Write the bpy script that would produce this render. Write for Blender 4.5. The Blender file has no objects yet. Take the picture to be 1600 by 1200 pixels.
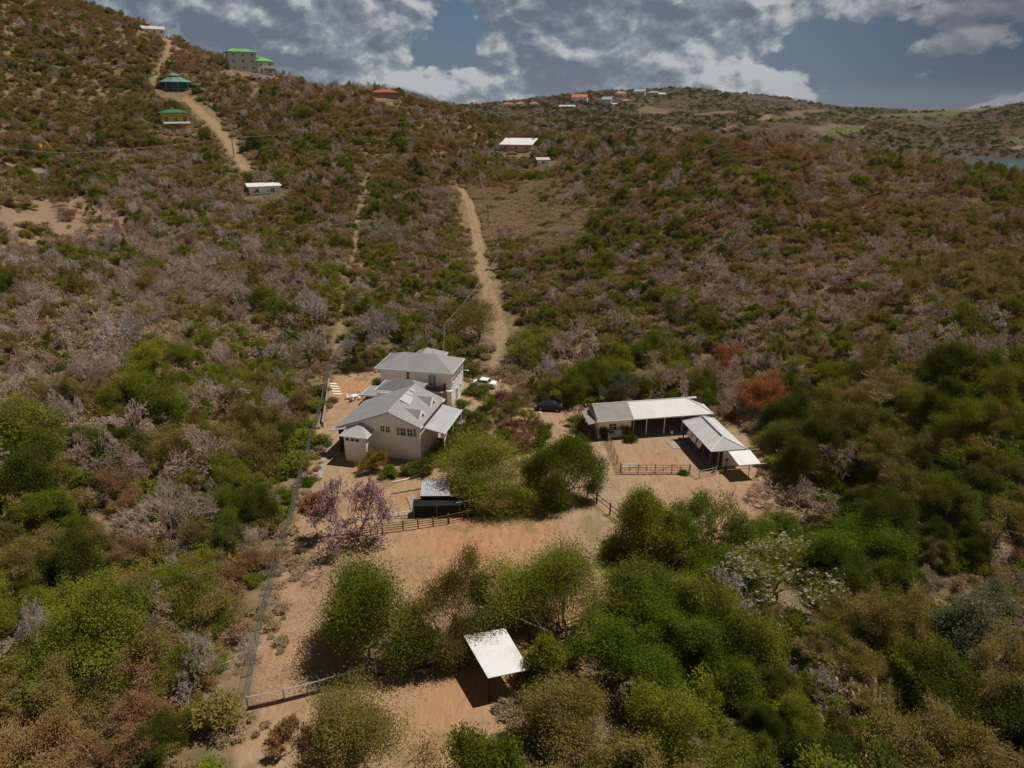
import bpy, math, random
import numpy as np
from mathutils import Vector

# ------------------------------------------------------------------ camera, sky, sun
F = 1100.0                      # focal length in photo pixels (1600 wide)
PITCH = math.atan(435 / F)      # the horizon sits 435 px above the centre
H = 46.0                        # camera height over the farm yard
scene = bpy.context.scene
COL = scene.collection
cam_d = bpy.data.cameras.new('camera'); cam = bpy.data.objects.new('camera', cam_d); COL.objects.link(cam)
cam.location = (0, 0, H); cam.rotation_euler = (math.pi / 2 - PITCH, 0, 0)
cam_d.sensor_width = 36; cam_d.lens = 36 * F / 1600; cam_d.clip_start = 0.5; cam_d.clip_end = 30000
scene.camera = cam
scene.view_settings.view_transform = 'Standard'; scene.view_settings.look = 'None'
scene.view_settings.exposure = -0.02; scene.view_settings.gamma = 1
scene.cycles.max_bounces = 5; scene.cycles.diffuse_bounces = 3; scene.cycles.transmission_bounces = 3
SUN_EL, SUN_AZ = math.radians(62), math.radians(25)     # azimuth from +x towards +y
sd = bpy.data.lights.new('sun', 'SUN'); sun = bpy.data.objects.new('sun', sd); COL.objects.link(sun)
sd.energy = 4.3; sd.angle = math.radians(0.5); sd.color = (1.0, 0.94, 0.84)
tosun = Vector((math.cos(SUN_EL) * math.cos(SUN_AZ), math.cos(SUN_EL) * math.sin(SUN_AZ), math.sin(SUN_EL)))
sun.rotation_euler = tosun.to_track_quat('Z', 'Y').to_euler(); sun.location = (60, 30, 150)

class N:
    """short helper round a node tree"""
    def __init__(s, nt): s.t = nt; s.t.nodes.clear()
    def n(s, typ, **kw):
        nd = s.t.nodes.new(typ)
        for k, v in kw.items():
            if k == 'inp':
                for i, val in v.items():
                    if isinstance(val, bpy.types.NodeSocket): s.t.links.new(val, nd.inputs[i])
                    else: nd.inputs[i].default_value = val
            else: setattr(nd, k, v)
        return nd
    def math(s, op, a, b=0.0, c=None, clamp=False):
        nd = s.n('ShaderNodeMath', operation=op, use_clamp=clamp, inp={0: a, 1: b})
        if c is not None:
            if isinstance(c, bpy.types.NodeSocket): s.t.links.new(c, nd.inputs[2])
            else: nd.inputs[2].default_value = c
        return nd.outputs[0]
    def noise(s, vec, scale, detail=4, rough=0.55, dist=0.0):
        return s.n('ShaderNodeTexNoise', inp={'Vector': vec, 'Scale': scale, 'Detail': detail, 'Roughness': rough, 'Distortion': dist}).outputs[0]
    def ramp(s, fac, stops, interp='LINEAR'):
        r = s.n('ShaderNodeValToRGB', inp={0: fac}); cr = r.color_ramp; cr.interpolation = interp
        while len(cr.elements) < len(stops): cr.elements.new(0.5)
        for e, (p, c) in zip(cr.elements, stops):
            e.position = p; e.color = (*c, 1) if len(c) == 3 else c
        return r.outputs[0]
    def mix(s, f, a, b, mode='MIX'):
        nd = s.n('ShaderNodeMix', data_type='RGBA', blend_type=mode)
        for sock, val in ((nd.inputs[0], f), (nd.inputs[6], a), (nd.inputs[7], b)):
            if isinstance(val, bpy.types.NodeSocket): s.t.links.new(val, sock)
            elif isinstance(val, (int, float)): sock.default_value = val
            else: sock.default_value = (*val, 1)
        return nd.outputs[2]
    def smooth(s, x, lo, hi):
        return s.n('ShaderNodeMapRange', interpolation_type='SMOOTHSTEP', inp={0: x, 1: lo, 2: hi, 3: 0.0, 4: 1.0}).outputs[0]

world = bpy.data.worlds.new('World'); scene.world = world; world.use_nodes = True
w = N(world.node_tree)
tc = w.n('ShaderNodeTexCoord').outputs['Generated']
sky = w.n('ShaderNodeTexSky', sky_type='NISHITA', sun_disc=False, sun_elevation=SUN_EL, sun_rotation=math.pi / 2 - SUN_AZ, air_density=1.0, dust_density=0.6, ozone_density=2.0).outputs[0]
sep = w.n('ShaderNodeSeparateXYZ', inp={0: tc})
az = w.math('ARCTAN2', sep.outputs[0], sep.outputs[1])
el = sep.outputs[2]
# puffs: stretched a little along the horizon
elw = w.math('MULTIPLY', el, 1.55)
def cloud_h(off):
    v = w.n('ShaderNodeCombineXYZ', inp={0: w.math('ADD', az, off[0]), 1: w.math('ADD', elw, off[1]), 2: 2.2}).outputs[0]
    warp = w.n('ShaderNodeTexNoise', inp={'Vector': v, 'Scale': 9.0, 'Detail': 3, 'Roughness': 0.5}).outputs[1]
    vw = w.n('ShaderNodeVectorMath', operation='MULTIPLY_ADD', inp={0: warp, 1: (0.045, 0.045, 0.045), 2: v}).outputs[0]
    big_ = w.noise(vw, 6.5, 2, 0.5)
    vor = w.n('ShaderNodeTexVoronoi', feature='F1', normalize=True, inp={'Vector': vw, 'Scale': 21.0, 'Detail': 4.5, 'Roughness': 0.55, 'Lacunarity': 2.1}).outputs['Distance']
    return w.math('ADD', w.math('MULTIPLY', big_, 0.95), w.math('MULTIPLY', w.math('SUBTRACT', 1.0, vor), 0.50)), big_
cov, big = cloud_h((0, 0)); cov2, _b = cloud_h((0.008, 0.016))
cov = w.math('ADD', cov, w.math('MULTIPLY', w.smooth(az, 0.45, 0.15), 0.09))
cov2 = w.math('ADD', cov2, w.math('MULTIPLY', w.smooth(az, 0.40, 0.10), 0.10))
mask = w.smooth(cov, 0.75, 0.80)
lit = w.math('MULTIPLY_ADD', w.math('SUBTRACT', cov, cov2), 5.6, 0.45)
thick = w.smooth(cov, 0.88, 1.06)
lit = w.math('SUBTRACT', lit, w.math('MULTIPLY', thick, 0.22))
cl = w.ramp(lit, [(0.05, (1.55, 1.9, 2.4)), (0.28, (2.1, 2.55, 3.1)), (0.46, (2.9, 3.35, 3.8)), (0.80, (5.6, 5.8, 5.9))])
blue = w.mix(0.88, sky, (0.95, 1.6, 2.45))
base = w.mix(w.math('MULTIPLY', w.smooth(el, 0.10, 0.0), 0.5), blue, (1.7, 2.15, 2.8))
skyc = w.mix(mask, base, cl)
skyc = w.mix(w.math('MULTIPLY', w.smooth(az, 0.28, 0.60), 0.72), skyc, w.mix(mask, (0.62, 0.80, 1.25), (1.5, 1.65, 2.0)))
high = w.smooth(el, 0.2, 0.5)
skyc = w.mix(high, skyc, (0.50, 0.56, 0.68))
# unseen low bright band, added behind the camera to light the shaded front walls
south_fill = w.math('MULTIPLY', w.smooth(sep.outputs[1], 0.0, -0.35), w.smooth(el, 0.55, 0.15))
skyc = w.mix(south_fill, skyc, (8.2, 7.7, 7.0))
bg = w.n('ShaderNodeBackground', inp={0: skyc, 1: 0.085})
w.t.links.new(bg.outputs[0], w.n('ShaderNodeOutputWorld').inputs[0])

rnd = random.Random(7); RNG = np.random.default_rng(11)

# ------------------------------------------------------------------ photo pixel <-> ground
def ray(u, v):
    a = (u - 800) / F; b = (600 - v) / F
    return np.array([a, math.cos(PITCH) + b * math.sin(PITCH), -math.sin(PITCH) + b * math.cos(PITCH)])
def at(u, v, z=0.0):
    d = ray(u, v); t = (z - H) / d[2]
    return Vector((d[0] * t, d[1] * t, z))
def proj(x, y, z):
    x = np.asarray(x, float); y = np.asarray(y, float); zz = np.asarray(z, float) - H
    fw = y * math.cos(PITCH) - zz * math.sin(PITCH); up = y * math.sin(PITCH) + zz * math.cos(PITCH)
    fw = np.where(fw < 0.1, 0.1, fw)
    return 800 + F * x / fw, 600 - F * up / fw, fw

# ------------------------------------------------------------------ value noise in numpy
def vnoise(x, y, seed=0):
    xi = np.floor(x).astype(np.int64); yi = np.floor(y).astype(np.int64); fx = x - xi; fy = y - yi
    fx = fx * fx * (3 - 2 * fx); fy = fy * fy * (3 - 2 * fy)
    def h(a, b):
        n = (a * 374761393 + b * 668265263 + seed * 1442695041) & 0xffffffff
        n = ((n ^ (n >> 13)) * 1274126177) & 0xffffffff
        return ((n ^ (n >> 16)) & 0xffff) / 65535.0
    return (h(xi, yi) * (1 - fx) + h(xi + 1, yi) * fx) * (1 - fy) + (h(xi, yi + 1) * (1 - fx) + h(xi + 1, yi + 1) * fx) * fy
def fbm(x, y, scale, oct=4, seed=0):
    s = 0; a = 0.5; f = 1.0 / scale
    for o in range(oct): s = s + a * vnoise(x * f, y * f, seed + o * 17); a *= 0.5; f *= 2.03
    return s / (1 - 0.5 ** oct)
def sstep(x, a, b):
    t = np.clip((x - a) / (b - a), 0, 1); return t * t * (3 - 2 * t)

# ------------------------------------------------------------------ terrain
CP = []   # (azimuth, log distance, z)
def cv(u, v, D):
    d = ray(u, v); hl = math.hypot(d[0], d[1]); CP.append((math.atan2(d[0], d[1]), math.log(D), H + D * d[2] / hl))
def cz(u, D, z):
    d = ray(u, 170); CP.append((math.atan2(d[0], d[1]), math.log(D), z))
for u in (-400, 0, 400, 800, 1200, 1600, 2000): cz(u, 12, -3); cz(u, 30, -1)
for u in (0, 200): cz(u, 60, 1); cz(u, 90, 3)
cz(-400, 60, 3); cz(-400, 110, 12); cz(-400, 200, 35); cz(-400, 350, 90); cz(-400, 520, 125)
cz(0, 120, 7.5); cv(0, 400, 185); cv(0, 300, 245); cv(0, 170, 320); cv(0, 5, 425); cz(0, 520, 128); cz(0, 620, 135)
cz(200, 125, 7); cv(200, 420, 180); cv(200, 330, 232); cv(200, 215, 295); cv(200, 150, 335); cv(200, 75, 390); cv(200, 25, 440); cz(200, 540, 85)
cv(400, 560, 130); cv(400, 420, 178); cv(400, 315, 240); cv(400, 215, 300); cv(400, 150, 345); cv(400, 104, 378); cz(400, 470, 52)
cv(560, 520, 138); cv(560, 400, 186); cv(560, 300, 240); cv(560, 215, 290); cv(560, 138, 350); cz(560, 430, 38)
cv(740, 560, 130); cv(750, 400, 190); cv(740, 300, 265); cv(740, 235, 320); cv(740, 185, 385); cz(740, 500, 30)
cv(660, 155, 350); cz(660, 440, 40)
cv(850, 540, 133); cv(850, 400, 190); cv(850, 300, 255); cv(830, 240, 318); cv(860, 210, 365); cz(860, 480, 18)
cv(1000, 560, 128); cv(1000, 400, 180); cv(1000, 300, 225); cv(1000, 240, 270); cv(1000, 216, 300); cz(1000, 420, 14)
cv(1200, 620, 112); cv(1200, 500, 142); cv(1200, 400, 172); cv(1200, 300, 212); cv(1180, 219, 262); cz(1180, 360, 10); cz(1180, 500, 6)
cv(1400, 620, 112); cv(1400, 500, 142); cv(1400, 400, 172); cv(1400, 310, 215); cv(1400, 250, 262); cz(1400, 400, 4); cz(1400, 560, -6)
cv(1600, 600, 118); cv(1600, 450, 160); cv(1500, 265, 268); cv(1600, 374, 195); cv(1600, 280, 264); cz(1600, 420, -3); cz(1600, 580, -9)
cz(2000, 120, 0); cz(2000, 200, 2); cz(2000, 300, -3); cz(2000, 600, -13)
# the far country
for u in (740, 900): cz(u, 650, 22); cv(u, 192, 800); cv(u, 180, 1050)
cv(740, 166, 1350); cv(800, 163, 1400); cv(860, 153, 1450); cv(900, 147, 1500); cv(960, 141, 1520); cv(1040, 139, 1560); cv(1100, 140, 1600); cv(1150, 148, 1620); cv(1200, 149, 1620); cv(1236, 154, 1600); cv(1285, 168, 1600)
for u in (760, 900, 1040, 1150, 1240): cz(u, 1950, 35)
cv(1020, 202, 640); cv(1020, 188, 900); cv(1040, 176, 1150); cv(1040, 160, 1330)
cv(1180, 205, 620); cv(1180, 195, 800); cv(1180, 180, 1150); cv(1180, 168, 1400)
cv(1320, 206, 700); cv(1320, 194, 950); cv(1320, 180, 1400); cv(1330, 170, 2100); cz(1330, 3200, 12)
cz(1450, 700, -14); cz(1520, 700, -15); cz(1600, 800, -16); cz(1520, 900, -15); cz(1600, 950, -15)
cz(1520, 965, -15); cz(1600, 1000, -15); cz(1450, 930, -13); cz(1700, 950, -15); cz(1400, 760, -9); cz(1380, 900, -4)
cv(1430, 237, 1010); cv(1430, 199, 1160); cz(1430, 1350, 6); cv(1430, 190, 1500); cv(1440, 174, 2100); cv(1440, 170, 2500)
cv(1530, 238, 1030); cv(1530, 212, 1130); cv(1530, 195, 1350); cv(1530, 180, 1650); cv(1520, 170, 2000)
cv(1600, 238, 1040); cv(1600, 205, 1200); cv(1600, 180, 1450); cv(1600, 160, 1750); cz(1600, 2300, 30)
cz(2000, 900, -15); cz(2000, 1300, 30); cz(2000, 1800, 60)
for u in (-400, 0, 300, 600): cz(u, 1000, 50); cz(u, 2000, 20)
for u in (-400, 200, 800, 1200, 1600, 2000): cz(u, 3600, 8); cz(u, 9000, -6)
CP = np.array(CP)
KA, KL, CC = 0.14, 0.30, 0.55
P_ = np.c_[CP[:, 0] / KA, CP[:, 1] / KL]
def phi(d2): return np.sqrt(d2 + CC * CC)
A_ = phi(((P_[:, None, :] - P_[None]) ** 2).sum(-1)) ; A_ -= np.eye(len(A_)) * 0.03
off = CP[:, 2].mean(); W_ = np.linalg.solve(A_, CP[:, 2] - off)
def near_az(a): return np.clip(a, -0.86, 0.86)
def rbf(a, l):
    s = np.full(a.shape, off); a = near_az(a) / KA; l = l / KL
    for (pa, pl), wt in zip(P_, W_): s += wt * phi((a - pa) ** 2 + (l - pl) ** 2)
    return s
YC = (-2.0, 80.0); YH = (33.0, 33.0)       # the levelled farm yard
def _line(px, py, pts):
    d = np.full(px.shape, 1e9)
    for (x1, y1), (x2, y2) in zip(pts, pts[1:]):
        t = np.clip(((px - x1) * (x2 - x1) + (py - y1) * (y2 - y1)) / ((x2 - x1) ** 2 + (y2 - y1) ** 2), 0, 1); d = np.minimum(d, np.hypot(px - x1 - t * (x2 - x1), py - y1 - t * (y2 - y1)))
    return d
SMOOTH = [([(-19, 266), (-14, 246), (-11, 218), (-9, 191), (-7, 176), (-5, 164), (-4, 152), (-2, 142), (-3, 126)], 7), ([(-130, 304), (-116, 291), (-107, 279), (-100, 268), (-91, 252)], 9), ([(-50, 253), (-45, 218), (-42, 186), (-39, 163), (-37, 148), (-33, 122)], 5), ([(-150, 165), (-118, 178)], 28), ([(6, 262), (8, 200)], 16)]
def height_raw(x, y):
    D = np.hypot(x, y); a = np.arctan2(x, y)
    z = rbf(a, np.log(np.maximum(D, 10)))
    z = z * (1 - sstep(np.abs(a), 1.3, 2.6)) 
    sd_ = np.maximum(np.maximum(np.abs(x - YC[0]) - YH[0], np.abs(y - YC[1]) - YH[1] - 6), 0)
    flat = 1 - sstep(sd_, 0, 20)
    rough = (fbm(x, y, 22, 4, 3) - 0.5) * 2.4 * sstep(D, 90, 200) + (fbm(x, y, 120, 4, 9) - 0.5) * 9 * sstep(D, 600, 1500)
    sm_ = 1.0
    for pl_, wd_ in SMOOTH: sm_ = np.minimum(sm_, sstep(_line(x, y, pl_), wd_, wd_ * 2.4))
    z = z * (1 - flat) + rough * (1 - flat) * (.12 + .88 * sm_)
    return z + (fbm(x, y, 4, 3, 5) - 0.5) * 0.22 * (1 - 0.6 * flat)
AZ = np.concatenate([np.linspace(-math.pi, -0.83, 60, endpoint=False), np.arange(-0.83, 0.83, 0.0028), np.linspace(0.83, math.pi, 60)])
LD = np.concatenate([[math.log(1.0), math.log(4.0), math.log(8.0)], np.arange(math.log(14), math.log(9000), 0.008)])
GA, GL = np.meshgrid(AZ, LD); GX = np.exp(GL) * np.sin(GA); GY = np.exp(GL) * np.cos(GA)
GZ = height_raw(GX, GY)
WATER_Z = -10.0
_sm = (GA > 0.35) & (np.exp(GL) > 560) & (np.exp(GL) < 1030) & (GZ < -8.5)
def hgt(x, y):
    """bilinear look-up on the terrain grid"""
    x = np.asarray(x, float); y = np.asarray(y, float)
    a = np.arctan2(x, y); l = np.log(np.maximum(np.hypot(x, y), 1.01))
    i = np.clip(np.searchsorted(AZ, a) - 1, 0, len(AZ) - 2); j = np.clip(np.searchsorted(LD, l) - 1, 0, len(LD) - 2)
    fa = (a - AZ[i]) / (AZ[i + 1] - AZ[i]); fl = (l - LD[j]) / (LD[j + 1] - LD[j])
    return (GZ[j, i] * (1 - fa) + GZ[j, i + 1] * fa) * (1 - fl) + (GZ[j + 1, i] * (1 - fa) + GZ[j + 1, i + 1] * fa) * fl
def g(u, v, tmin=30.0):
    """the ground point seen at a photo pixel"""
    d = ray(u, v); hl = math.hypot(d[0], d[1])
    D = np.exp(np.arange(math.log(tmin), math.log(8000), 0.0015))
    x = D * d[0] / hl; y = D * d[1] / hl; z = H + D * d[2] / hl
    k = np.argmax(z < hgt(x, y)) if (z < hgt(x, y)).any() else len(D) - 1
    return Vector((x[k], y[k], float(hgt(x[k], y[k]))))
def on_ground(x, y): return float(hgt(x, y))

def inpoly(px, py, poly):
    r = np.zeros(px.shape, bool); n = len(poly)
    for i in range(n):
        x1, y1 = poly[i][:2]; x2, y2 = poly[(i + 1) % n][:2]
        if y1 == y2: continue
        c = ((py < y1) != (py < y2)) & (px < (x2 - x1) * (py - y1) / (y2 - y1) + x1); r ^= c
    return r
def dseg(px, py, poly, closed):
    d = np.full(px.shape, 1e9); n = len(poly)
    for i in range(n if closed else n - 1):
        x1, y1 = poly[i][:2]; x2, y2 = poly[(i + 1) % n][:2]; L2 = (x2 - x1) ** 2 + (y2 - y1) ** 2 + 1e-9
        t = np.clip(((px - x1) * (x2 - x1) + (py - y1) * (y2 - y1)) / L2, 0, 1)
        d = np.minimum(d, np.hypot(px - x1 - t * (x2 - x1), py - y1 - t * (y2 - y1)))
    return d
def sdist(px, py, poly):
    d = dseg(px, py, poly, True); return np.where(inpoly(px, py, poly), d, -d)

yard_poly = [at(*p) for p in [(522, 578), (500, 640), (470, 760), (452, 830), (428, 920), (402, 1020), (383, 1110), (380, 1290), (720, 1290), (800, 1130), (880, 1085), (970, 1010), (1010, 950), (975, 900), (1060, 868), (1170, 835), (1215, 790), (1195, 700), (1125, 648), (1000, 628), (915, 632), (850, 634), (795, 596), (765, 588), (735, 592), (700, 586), (590, 577)]]
W2 = lambda pts: [g(*p) for p in pts]
track_main = W2([(722, 296), (735, 320), (744, 360), (750, 400), (757, 430), (765, 460), (775, 490), (783, 520), (782, 550), (778, 572)])
track_hill = W2([(292, 158), (305, 168), (330, 190), (352, 215), (368, 240), (384, 268)])
track_top = W2([(262, 62), (262, 85), (252, 105), (236, 130)])
trail = W2([(575, 270), (566, 330), (553, 390), (541, 440), (535, 480), (530, 520), (524, 556), (520, 580)])
road_left = W2([(0, 256), (25, 262), (60, 268)])
clearing = W2([(0, 330), (60, 320), (120, 316), (205, 330), (185, 362), (110, 376), (40, 390), (0, 398)])
dry_field = W2([(757, 302), (800, 292), (862, 292), (905, 325), (922, 372), (880, 392), (800, 382), (770, 345)])
patch_top = W2([(245, 70), (285, 62), (296, 95), (262, 110)])
hill_patch = W2([(470, 225), (600, 235), (640, 250), (560, 262), (490, 250)])

MK = {}
def blend(sd_, soft, amp, x, y, sc, seed): return sstep(sd_ + (fbm(x, y, sc, 4, seed) - 0.5) * amp, -soft, soft)
near = np.exp(GL) < 700
def masks(x, y):
    m = {}
    m['yard'] = blend(sdist(x, y, yard_poly), 0.8, 3.5, x, y, 3, 21)
    tr = blend(1.45 - dseg(x, y, track_main, False), 0.5, 1.6, x, y, 3, 22)
    tr = np.maximum(tr, blend(1.9 - dseg(x, y, track_hill, False), 0.8, 2.4, x, y, 6, 23))
    tr = np.maximum(tr, 0.8 * blend(0.9 - dseg(x, y, track_top, False), 0.8, 2, x, y, 6, 23))
    tr = np.maximum(tr, 0.6 * blend(0.8 - dseg(x, y, trail, False), 0.6, 2.2, x, y, 4, 24))
    tr = np.maximum(tr, blend(2.5 - dseg(x, y, road_left, False), 0.8, 3, x, y, 5, 25))
    m['track'] = tr
    m['clear'] = np.maximum(blend(sdist(x, y, clearing), 2.5, 14, x, y, 9, 26), 0.7 * blend(sdist(x, y, patch_top) - 3, 3, 20, x, y, 10, 27))
    m['red'] = np.clip(sum(np.exp(-((x - cx) ** 2 + (y - cy) ** 2) / (2 * r_ * r_)) for cx, cy, r_ in ((-6.5, 45.5, 4.5), (5, 54, 5), (-8, 66, 5.5), (-2, 69, 5), (-29, 115, 4))) * (.45 + 1.1 * (fbm(x, y, 5, 3, 33) - .2)), 0, 1)
    m['dry'] = blend(sdist(x, y, dry_field), 3, 10, x, y, 12, 28)
    return m
for k_, v_ in masks(GX, GY).items(): MK[k_] = v_
for k_ in MK: MK[k_] = np.where(near, MK[k_], 0)
PU, PV, PW = proj(GX, GY, GZ)
DD = np.exp(GL)
far = (DD > 480)
def fpoly(pts): return inpoly(PU, PV, pts) & far & (np.abs(GA) < 0.9)
field_g = fpoly([(1186, 192), (1196, 184), (1262, 179), (1258, 184), (1215, 191)]) | fpoly([(1290, 181), (1332, 178), (1334, 180), (1292, 184)]) | \
    fpoly([(1352, 181), (1400, 178), (1470, 175), (1528, 173), (1500, 179), (1440, 184), (1370, 184)]) | fpoly([(1286, 207), (1300, 200), (1340, 196), (1348, 201), (1320, 208), (1300, 211)]) | \
    fpoly([(1568, 218), (1600, 212), (1600, 222), (1580, 222)])
field_b = fpoly([(1416, 176), (1420, 168), (1452, 163), (1500, 164), (1540, 170), (1600, 156), (1600, 159), (1540, 176), (1500, 174)]) | fpoly([(1262, 200), (1300, 194), (1352, 196), (1362, 201), (1330, 208), (1290, 213), (1270, 205)]) | \
    fpoly([(1070, 180), (1140, 172), (1160, 178), (1100, 184)]) | fpoly([(1215, 176), (1280, 170), (1300, 176), (1240, 181)]) | fpoly([(985, 178), (1010, 165), (1050, 173), (1030, 180)]) | \
    fpoly([(1030, 200), (1050, 196), (1075, 203), (1052, 206)])
road_f = fpoly([(1125, 206), (1130, 200), (1142, 196), (1180, 190), (1196, 178), (1214, 179), (1205, 186), (1150, 198), (1136, 206)]) | fpoly([(1575, 232), (1590, 226), (1600, 228), (1600, 236)])
MK['clear'] = np.maximum(MK['clear'], np.where(field_b, 0.4, 0)); MK['track'] = np.maximum(MK['track'], np.where(road_f, 0.6, 0))
MK['field'] = np.where(field_g, 1.0, 0.0)

# ------------------------------------------------------------------ materials
MATS = {}
def principled(n, color, rough=0.9, bump=None, bstr=0.3, bdist=0.05, metal=0.0, spec=0.3):
    b = n.n('ShaderNodeBsdfPrincipled', inp={'Roughness': rough, 'Metallic': metal, 'Specular IOR Level': spec})
    if isinstance(color, bpy.types.NodeSocket): n.t.links.new(color, b.inputs['Base Color'])
    else: b.inputs['Base Color'].default_value = (*color, 1)
    if bump is not None:
        bm = n.n('ShaderNodeBump', inp={'Strength': bstr, 'Distance': bdist, 'Height': bump}); n.t.links.new(bm.outputs[0], b.inputs['Normal'])
    return b
def newmat(name):
    m = bpy.data.materials.new(name); m.use_nodes = True; return m, N(m.node_tree)
def out(n, sh): n.t.links.new(sh, n.n('ShaderNodeOutputMaterial').inputs[0])
def plain(name, col, rough=0.8, var=0.12, scale=3.0, metal=0.0, dirt=0.0, dirtcol=(0.2, 0.15, 0.1)):
    if name in MATS: return MATS[name]
    m, n = newmat(name); t = n.n('ShaderNodeTexCoord').outputs['Object']
    f = n.noise(t, scale, 6, 0.6); c2 = tuple(max(0, c * (1 - 2 * var)) for c in col); c3 = tuple(min(0.9, c * (1 + var)) for c in col)
    c = n.mix(f, c2, c3)
    if dirt: c = n.mix(n.math('MULTIPLY', n.smooth(n.noise(t, scale * 0.35, 8, 0.7), 0.48, 0.7), dirt), c, dirtcol)
    out(n, principled(n, c, rough, n.noise(t, scale * 6, 4), 0.15, 0.02, metal).outputs[0]); MATS[name] = m; return m
def sheet(name, col, col2, ribs='x', pitch=0.25, rough=0.45, metal=0.0, stain=0.4, staincol=(0.25, 0.24, 0.23), panel=0.9):
    """roofing sheet: ribs, sheet joints and streaky weathering"""
    m, n = newmat(name); t = n.n('ShaderNodeTexCoord').outputs['Object']; s = n.n('ShaderNodeSeparateXYZ', inp={0: t})
    a, b = (s.outputs[0], s.outputs[1]) if ribs == 'x' else (s.outputs[1], s.outputs[0])
    wave = n.math('SINE', n.math('MULTIPLY', a, 2 * math.pi / pitch))
    st = n.n('ShaderNodeCombineXYZ', inp={0: n.math('MULTIPLY', a, 2.2), 1: n.math('MULTIPLY', b, 0.35), 2: 0.0}).outputs[0]
    streak = n.noise(st, 1.6, 6, 0.65)
    pj = n.n('ShaderNodeTexWhiteNoise', noise_dimensions='2D', inp={0: n.n('ShaderNodeCombineXYZ', inp={0: n.math('FLOOR', n.math('DIVIDE', a, panel)), 1: n.math('FLOOR', n.math('DIVIDE', b, 3.1)), 2: 0.0}).outputs[0]}).outputs[0]
    c = n.mix(n.math('MULTIPLY_ADD', pj, 0.5, n.math('MULTIPLY', streak, 0.5)), col, col2)
    c = n.mix(n.math('MULTIPLY', n.smooth(n.noise(t, 0.55, 8, 0.7), 0.45, 0.75), stain), c, staincol)
    out(n, principled(n, c, rough, wave, 0.35, 0.03, metal, 0.4).outputs[0]); return m

# earth: scrub floor, bare dirt, dry grass, far fields - one material that reads the masks
m_earth, n = newmat('earth')
P = n.n('ShaderNodeNewGeometry').outputs['Position']
def attr(nm): return n.n('ShaderNodeAttribute', attribute_name=nm).outputs['Fac']
nb = n.noise(P, 0.05, 5, 0.6); nm_ = n.noise(P, 0.35, 7, 0.65); nf = n.noise(P, 2.6, 7, 0.7); vf = n.noise(P, 11.0, 4, 0.7)
scr = n.ramp(nm_, [(0.3, (0.09, 0.08, 0.034)), (0.45, (0.16, 0.12, 0.06)), (0.56, (0.225, 0.16, 0.095)), (0.72, (0.30, 0.215, 0.14))])
scr = n.mix(n.math('MULTIPLY', n.smooth(nf, 0.45, 0.65), 0.45), scr, (0.15, 0.12, 0.08))
ff = n.smooth(n.math('ADD', n.math('MULTIPLY', nb, 0.5), n.math('MULTIPLY', nm_, 0.5)), 0.4, 0.6)
farm = n.mix(ff, (0.05, 0.045, 0.026), (0.115, 0.082, 0.06))
dist_ = n.n('ShaderNodeVectorMath', operation='LENGTH', inp={0: P}).outputs['Value']
scr = n.mix(n.smooth(dist_, 420, 560), scr, farm)
dirt = n.mix(n.smooth(nm_, 0.35, 0.65), (0.37, 0.26, 0.16), (0.32, 0.225, 0.145))
dirt = n.mix(n.smooth(nb, 0.42, 0.62), dirt, (0.38, 0.225, 0.13))
dirt = n.mix(n.math('MULTIPLY', n.smooth(nf, 0.5, 0.72), 0.5), dirt, (0.24, 0.16, 0.10))
dirt = n.mix(n.math('MULTIPLY', n.smooth(vf, 0.6, 0.72), 0.5), dirt, (0.13, 0.085, 0.05))
dirt = n.mix(n.math('MULTIPLY', n.smooth(n.noise(P, 6.0, 3), 0.62, 0.75), 0.45), dirt, (0.46, 0.33, 0.21))
dirt = n.mix(n.math('MULTIPLY', attr('red'), 0.5), dirt, (0.46, 0.20, 0.085))
rut = n.noise(n.n('ShaderNodeVectorMath', operation='MULTIPLY', inp={0: P, 1: (1.0, 0.22, 1.0)}).outputs[0], 1.9, 5, 0.6, 0.6)
dirt = n.mix(n.math('MULTIPLY', n.smooth(rut, 0.52, 0.66), 0.5), dirt, (0.22, 0.145, 0.09))
dirt = n.mix(n.math('MULTIPLY', n.smooth(rut, 0.46, 0.36), 0.3), dirt, (0.48, 0.35, 0.22))
lit_ = n.noise(n.n('ShaderNodeVectorMath', operation='ADD', inp={0: P, 1: (31, 7, 0)}).outputs[0], 0.16, 4, 0.6)
grassy = n.mix(nf, (0.10, 0.10, 0.03), (0.22, 0.17, 0.07))
dirt = n.mix(n.math('MULTIPLY', n.smooth(lit_, 0.54, 0.66), 0.55), dirt, grassy)
trk = n.mix(n.smooth(nf, 0.4, 0.62), (0.38, 0.265, 0.16), (0.21, 0.145, 0.09))
trk = n.mix(n.math('MULTIPLY', n.smooth(nm_, 0.45, 0.62), 0.5), trk, (0.20, 0.15, 0.085))
clr = n.mix(nm_, (0.30, 0.20, 0.135), (0.21, 0.14, 0.09))
dry = n.mix(nm_, (0.30, 0.225, 0.13), (0.21, 0.16, 0.085))
fld = n.mix(nb, (0.07, 0.095, 0.026), (0.10, 0.115, 0.036))
c = n.mix(attr('dry'), scr, dry); c = n.mix(attr('clear'), c, clr); c = n.mix(attr('field'), c, fld); c = n.mix(attr('yard'), c, dirt); c = n.mix(attr('track'), c, trk)
bh = n.math('ADD', n.math('MULTIPLY', nf, 0.6), n.math('MULTIPLY', vf, 0.4))
out(n, principled(n, c, 0.95, bh, 0.6, 0.12, 0, 0.1).outputs[0])

m_water, n = newmat('water'); P = n.n('ShaderNodeNewGeometry').outputs['Position']
out(n, principled(n, (0.035, 0.075, 0.085), 0.22, n.noise(P, 0.25, 6, 0.6), 0.25, 0.3, 0, 0.5).outputs[0])

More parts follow.
